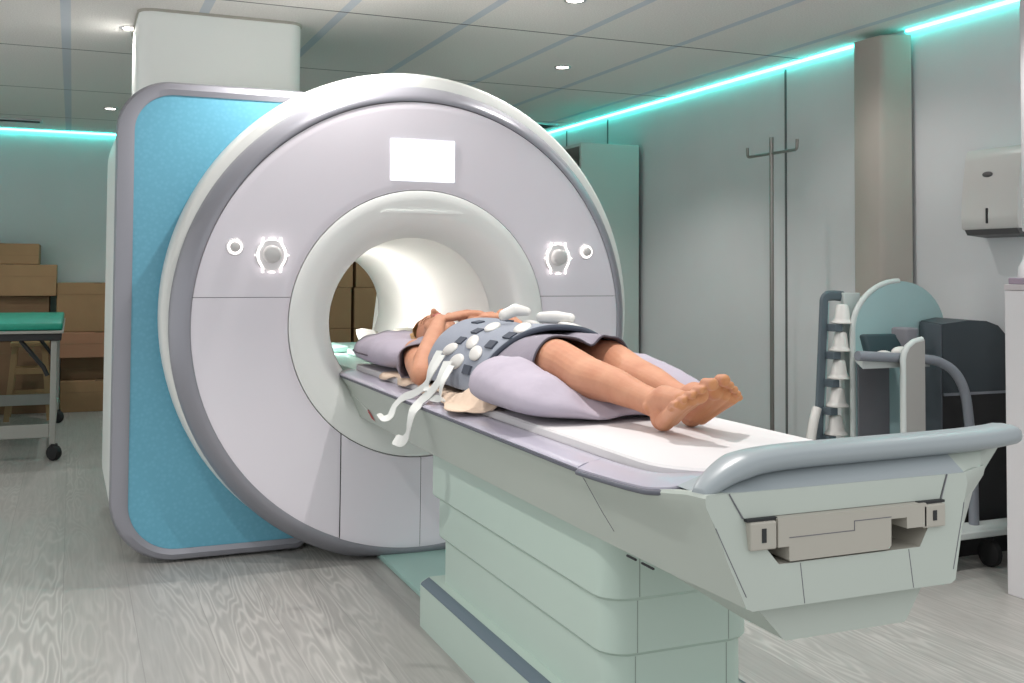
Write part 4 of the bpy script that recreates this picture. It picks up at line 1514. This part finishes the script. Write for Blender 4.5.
# paper towel dispenser on the wall
dp = thing('towel_dispenser', 'glossy white paper towel dispenser on the right wall', 'dispenser', (2.50, -0.86, 1.405))
mb = MB()
prof = [(2.568, 1.44), (2.435, 1.44), (2.428, 1.45), (2.425, 1.50), (2.432, 1.62), (2.452, 1.76), (2.462, 1.80), (2.470, 1.81), (2.568, 1.81)]
mb.grid([[(x, y, z) for x, z in prof] for y in (-0.705, -1.02)], close_u=True, cap0=True, cap1=True)
mb.build('cover', M['dispenser'], dp, smooth=40)
mb = MB()
mb.prism([(2.568, 1.4395), (2.434, 1.4395), (2.45, 1.415), (2.568, 1.405)], 'y', -1.01, -0.715)
mb.build('outlet', M['dispenser_dark'], dp)
MB().ball((2.4395, -0.845, 1.69), (0.006, 0.030, 0.013), 16).build('badge', M['dispenser_dark'], dp, smooth=180)
MB().box(2.420, 2.432, -0.858, -0.848, 1.465, 1.535, bev=0.003).build('level_window', M['black'], dp)

# white counter at the right edge
ct = thing('counter', 'white counter cabinet at the right edge, in front of the trolley', 'cabinet', (2.26, -2.0, 0))
MB().box(1.955, 2.565, -2.60, -1.37, 0.0, 1.172, bev=0.003).build('body', M['counter'], ct)
MB().box(1.954, 2.566, -2.61, -1.369, 1.173, 1.195, bev=0.002).build('worktop', M['counter_top'], ct)
fo_ = MB().box(1.972, 2.30, -1.95, -1.372, 1.196, 1.222, bev=0.004).build('folder_stack', M['mauve'], loc=(2.2, -1.65, 1.196))
tag(fo_, 'flat mauve folder lying on the white counter', 'folder')
ps = thing('white_post', 'white upright post with a flared foot above the counter at the right edge', 'post', (2.03, -1.43, 1.222))
mb = MB()
mb.lathe_z([(0.052, 1.222), (0.050, 1.26), (0.036, 1.285), (0.024, 1.33), (0.022, 1.40)], (2.035, -1.43), 28)
mb.build('foot', M['counter'], ps, smooth=50)
MB().box(2.008, 2.062, -1.455, -1.405, 1.40, 2.49, bev=0.008).build('post', M['counter'], ps, smooth=40)

# trolley with arched teal back
tr = thing('coil_trolley', 'white trolley with an arched teal back panel and a padded shelf, right of the table', 'trolley', (2.1, -0.8, 0))
mb = MB()
ar = [(1.880, 0.166), (1.880, 0.98)] + [(2.15 - 0.27 * math.cos(PI * k / 24), 0.972 + 0.228 * math.sin(PI * k / 24)) for k in range(1, 24)] + [(2.42, 0.98), (2.42, 0.166)]
mb.prism(ar, 'y', -0.602, -0.584)
mb.build('back_panel', M['arch'], tr, smooth=30)
mb = MB()
mb.tube([V((q[0], -0.592, q[1])) for q in ar[:14]], 0.0135, 8)
mb.build('back_edge', M['trolley'], tr, smooth=60)
MB().box(1.895, 2.075, -0.612, -0.603, 0.17, 0.834, bev=0.002).build('lower_panel', M['greypad'], tr)
mb = MB()
mb.prism([(1.655, -0.915), (2.02, -0.915), (2.02, -0.603), (1.885, -0.603)], 'z', 0.836, 0.868)
mb.build('shelf', M['trolley'], tr)
mb = MB()
mb.prism([(1.818, 0.17), (1.818, 0.875), (1.824, 0.90), (1.842, 0.925), (1.875, 0.945), (1.915, 0.955), (1.925, 0.955), (1.925, 0.17)], 'y', -0.985, -0.962)
fp = mb.build('front_panel', M['trolley_side'], tr, smooth=30)
mb = MB()
mb.tube([(1.817, -0.9735, 0.17), (1.817, -0.9735, 0.875), (1.823, -0.9735, 0.902), (1.841, -0.9735, 0.928), (1.874, -0.9735, 0.948), (1.92, -0.9735, 0.957)], 0.0135, 8)
mb.build('panel_edge', M['trolley'], fp, smooth=60)
MB().box(1.62, 2.50, -1.10, -0.955, 0.135, 0.165, bev=0.006).build('base_plate', M['trolley'], tr)
MB().box(1.62, 2.06, -0.954, -0.58, 0.135, 0.165, bev=0.006).build('base_plate', M['trolley'], tr)
for x, y in ((1.68, -0.66), (1.68, -1.02), (2.00, -0.66), (2.20, -1.06)):
    b = MB()
    b.tube([(x, y, 0.136), (x, y, 0.09)], 0.014, 10)
    rings = [[(x + xx, y + rr2 * math.cos(2 * PI * k / 20), 0.056 + rr2 * math.sin(2 * PI * k / 20)) for k in range(20)] for xx, rr2 in ((-0.018, 0.044), (-0.012, 0.055), (0.012, 0.055), (0.018, 0.044))]
    b.grid(rings, close_u=True, cap0=True, cap1=True)
    b.build('caster', M['rubber'], tr, smooth=40)
MB().tube(spline([(1.612, -0.932, 0.893), (1.75, -0.934, 0.884), (1.88, -0.936, 0.876), (1.98, -0.938, 0.868), (2.05, -0.94, 0.855), (2.11, -0.96, 0.815), (2.145, -0.98, 0.74), (2.16, -0.99, 0.62), (2.17, -1.0, 0.40), (2.175, -1.0, 0.166)], 6), 0.021, 12).build('bumper_tube', M['tube'], tr, smooth=60)

for (nm, lab, cat, x0, x1, y0, y1, z0, z1, m, rz) in (
        ('wedge_pad', 'dark teal wedge pad leaning on the trolley shelf', 'pad', 1.745, 1.955, -0.86, -0.815, 0.869, 0.972, 'dteal', 0),
        ('grey_cushion', 'grey cushion standing at the back of the trolley shelf', 'cushion', 2.0, 2.075, -0.80, -0.70, 0.869, 0.995, 'greypad', 0)):
    b = MB()
    b.box(x0, x1, y0, y1, z0, z1, bev=0.012, seg=3)
    o = b.build(nm, M[m], loc=((x0 + x1) / 2, (y0 + y1) / 2, z0), smooth=40)
    if nm == 'wedge_pad':
        for v in o.data.vertices:
            if v.co.z > 0.06:
                v.co.x *= 0.66 if v.co.x > 0 else 1.0
                v.co.y += 0.03
    tag(o, lab, cat)
b = MB()
b.ball((1.790, -0.888, 0.889), (0.044, 0.024, 0.019), 18)
tag(b.build('ear_pad', M['pod'], loc=(1.79, -0.888, 0.87), smooth=180), 'small white pad at the left end of the trolley shelf', 'pad')
b = MB()
b.ball((1.885, -0.886, 0.896), (0.048, 0.027, 0.027), 18)
tag(b.build('round_pad', M['pod'], loc=(1.885, -0.886, 0.869), smooth=180), 'rounded white pad in front of the grey cushion on the trolley shelf', 'pad')

# dark cases beside the trolley
dc = thing('charcoal_case', 'charcoal case with a rounded top, between the trolley and the counter', 'case', (2.3, -0.80, 0.0))
def case_loft(prof, y0, y1, m, name, smooth=25):
    """profile in x, z; the left side leans away so that the back is narrower"""
    b = MB()
    b.grid([[(x, y0, z) for x, z in prof], [(x + 0.165 * (2.505 - x) / 0.405, y1, z) for x, z in prof]], close_u=True, cap0=True, cap1=True)
    return b.build(name, m, dc, smooth=smooth)


case_loft([(2.102, 0.715), (2.102, 1.016), (2.25, 1.030), (2.36, 1.026), (2.43, 1.005), (2.48, 0.96), (2.50, 0.90), (2.505, 0.715)], -0.905, -0.61, M['charcoal'], 'upper_body')
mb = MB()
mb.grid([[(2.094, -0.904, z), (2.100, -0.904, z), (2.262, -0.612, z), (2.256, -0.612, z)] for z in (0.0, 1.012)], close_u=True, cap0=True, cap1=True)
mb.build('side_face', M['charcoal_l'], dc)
case_loft([(2.105, 0.703), (2.105, 0.7145), (2.505, 0.7145), (2.505, 0.703)], -0.908, -0.61, M['tube'], 'seam_strip')
case_loft([(2.105, 0.0), (2.105, 0.702), (2.50, 0.702), (2.50, 0.0)], -0.90, -0.61, M['black'], 'lower_body')

# upright rack of white cups left of the trolley
rk = thing('cup_rack', 'upright grey rack holding white cone cups, left of the teal trolley back', 'rack', (1.85, -0.48, 0))
b = MB()
b.tube(spline([(1.905, -0.50, 1.128), (1.84, -0.50, 1.132), (1.80, -0.50, 1.12), (1.792, -0.50, 1.05), (1.775, -0.50, 0.75), (1.755, -0.50, 0.40), (1.745, -0.50, 0.0)], 5), 0.019, 8, flat=(0.8, 1.25))
b.build('post', M['rack'], rk, smooth=40)
MB().box(1.885, 1.98, -0.53, -0.505, 0.02, 1.145, bev=0.004).build('panel', M['trolley'], rk)
MB().box(1.72, 2.0, -0.60, -0.42, 0.0, 0.02, bev=0.004).build('foot', M['rack'], rk)
MB().tube([(1.815, -0.505, 1.10), (1.79, -0.505, 0.60), (1.775, -0.505, 0.02)], 0.006, 8).build('rod', M['arch'], rk, smooth=60)
for k in range(5):
    z = 1.005 - 0.126 * k
    x = 1.862 - 0.010 * k
    b = MB()
    b.lathe_z([(0.050, z), (0.052, z + 0.005), (0.044, z + 0.012), (0.036, z + 0.025), (0.028, z + 0.080), (0.020, z + 0.088)], (x, -0.545), 24)
    b.build('cone_cup', M['pod'], rk, smooth=40)
    b = MB()
    b.box(x - 0.060, x - 0.018, -0.57, -0.51, z - 0.036, z - 0.002, bev=0.003)
    b.build('clip', M['rack'], rk)
bt = MB()
bt.tube(spline([(1.725, -0.50, 0.30), (1.70, -0.52, 0.45), (1.715, -0.52, 0.55), (1.745, -0.51, 0.62)], 5), 0.022, 10)
bt.build('white_loop', M['pod'], rk, smooth=60)

# ------------------------------------------------------------------ light
w = bpy.data.worlds.new('world')
scene.world = w
w.use_nodes = True
w.node_tree.nodes['Background'].inputs[0].default_value = (0.92, 0.935, 0.94, 1)
w.node_tree.nodes['Background'].inputs[1].default_value = 1.0

scene.view_settings.view_transform = 'Standard'
scene.view_settings.look = 'None'
scene.view_settings.exposure = 0.15
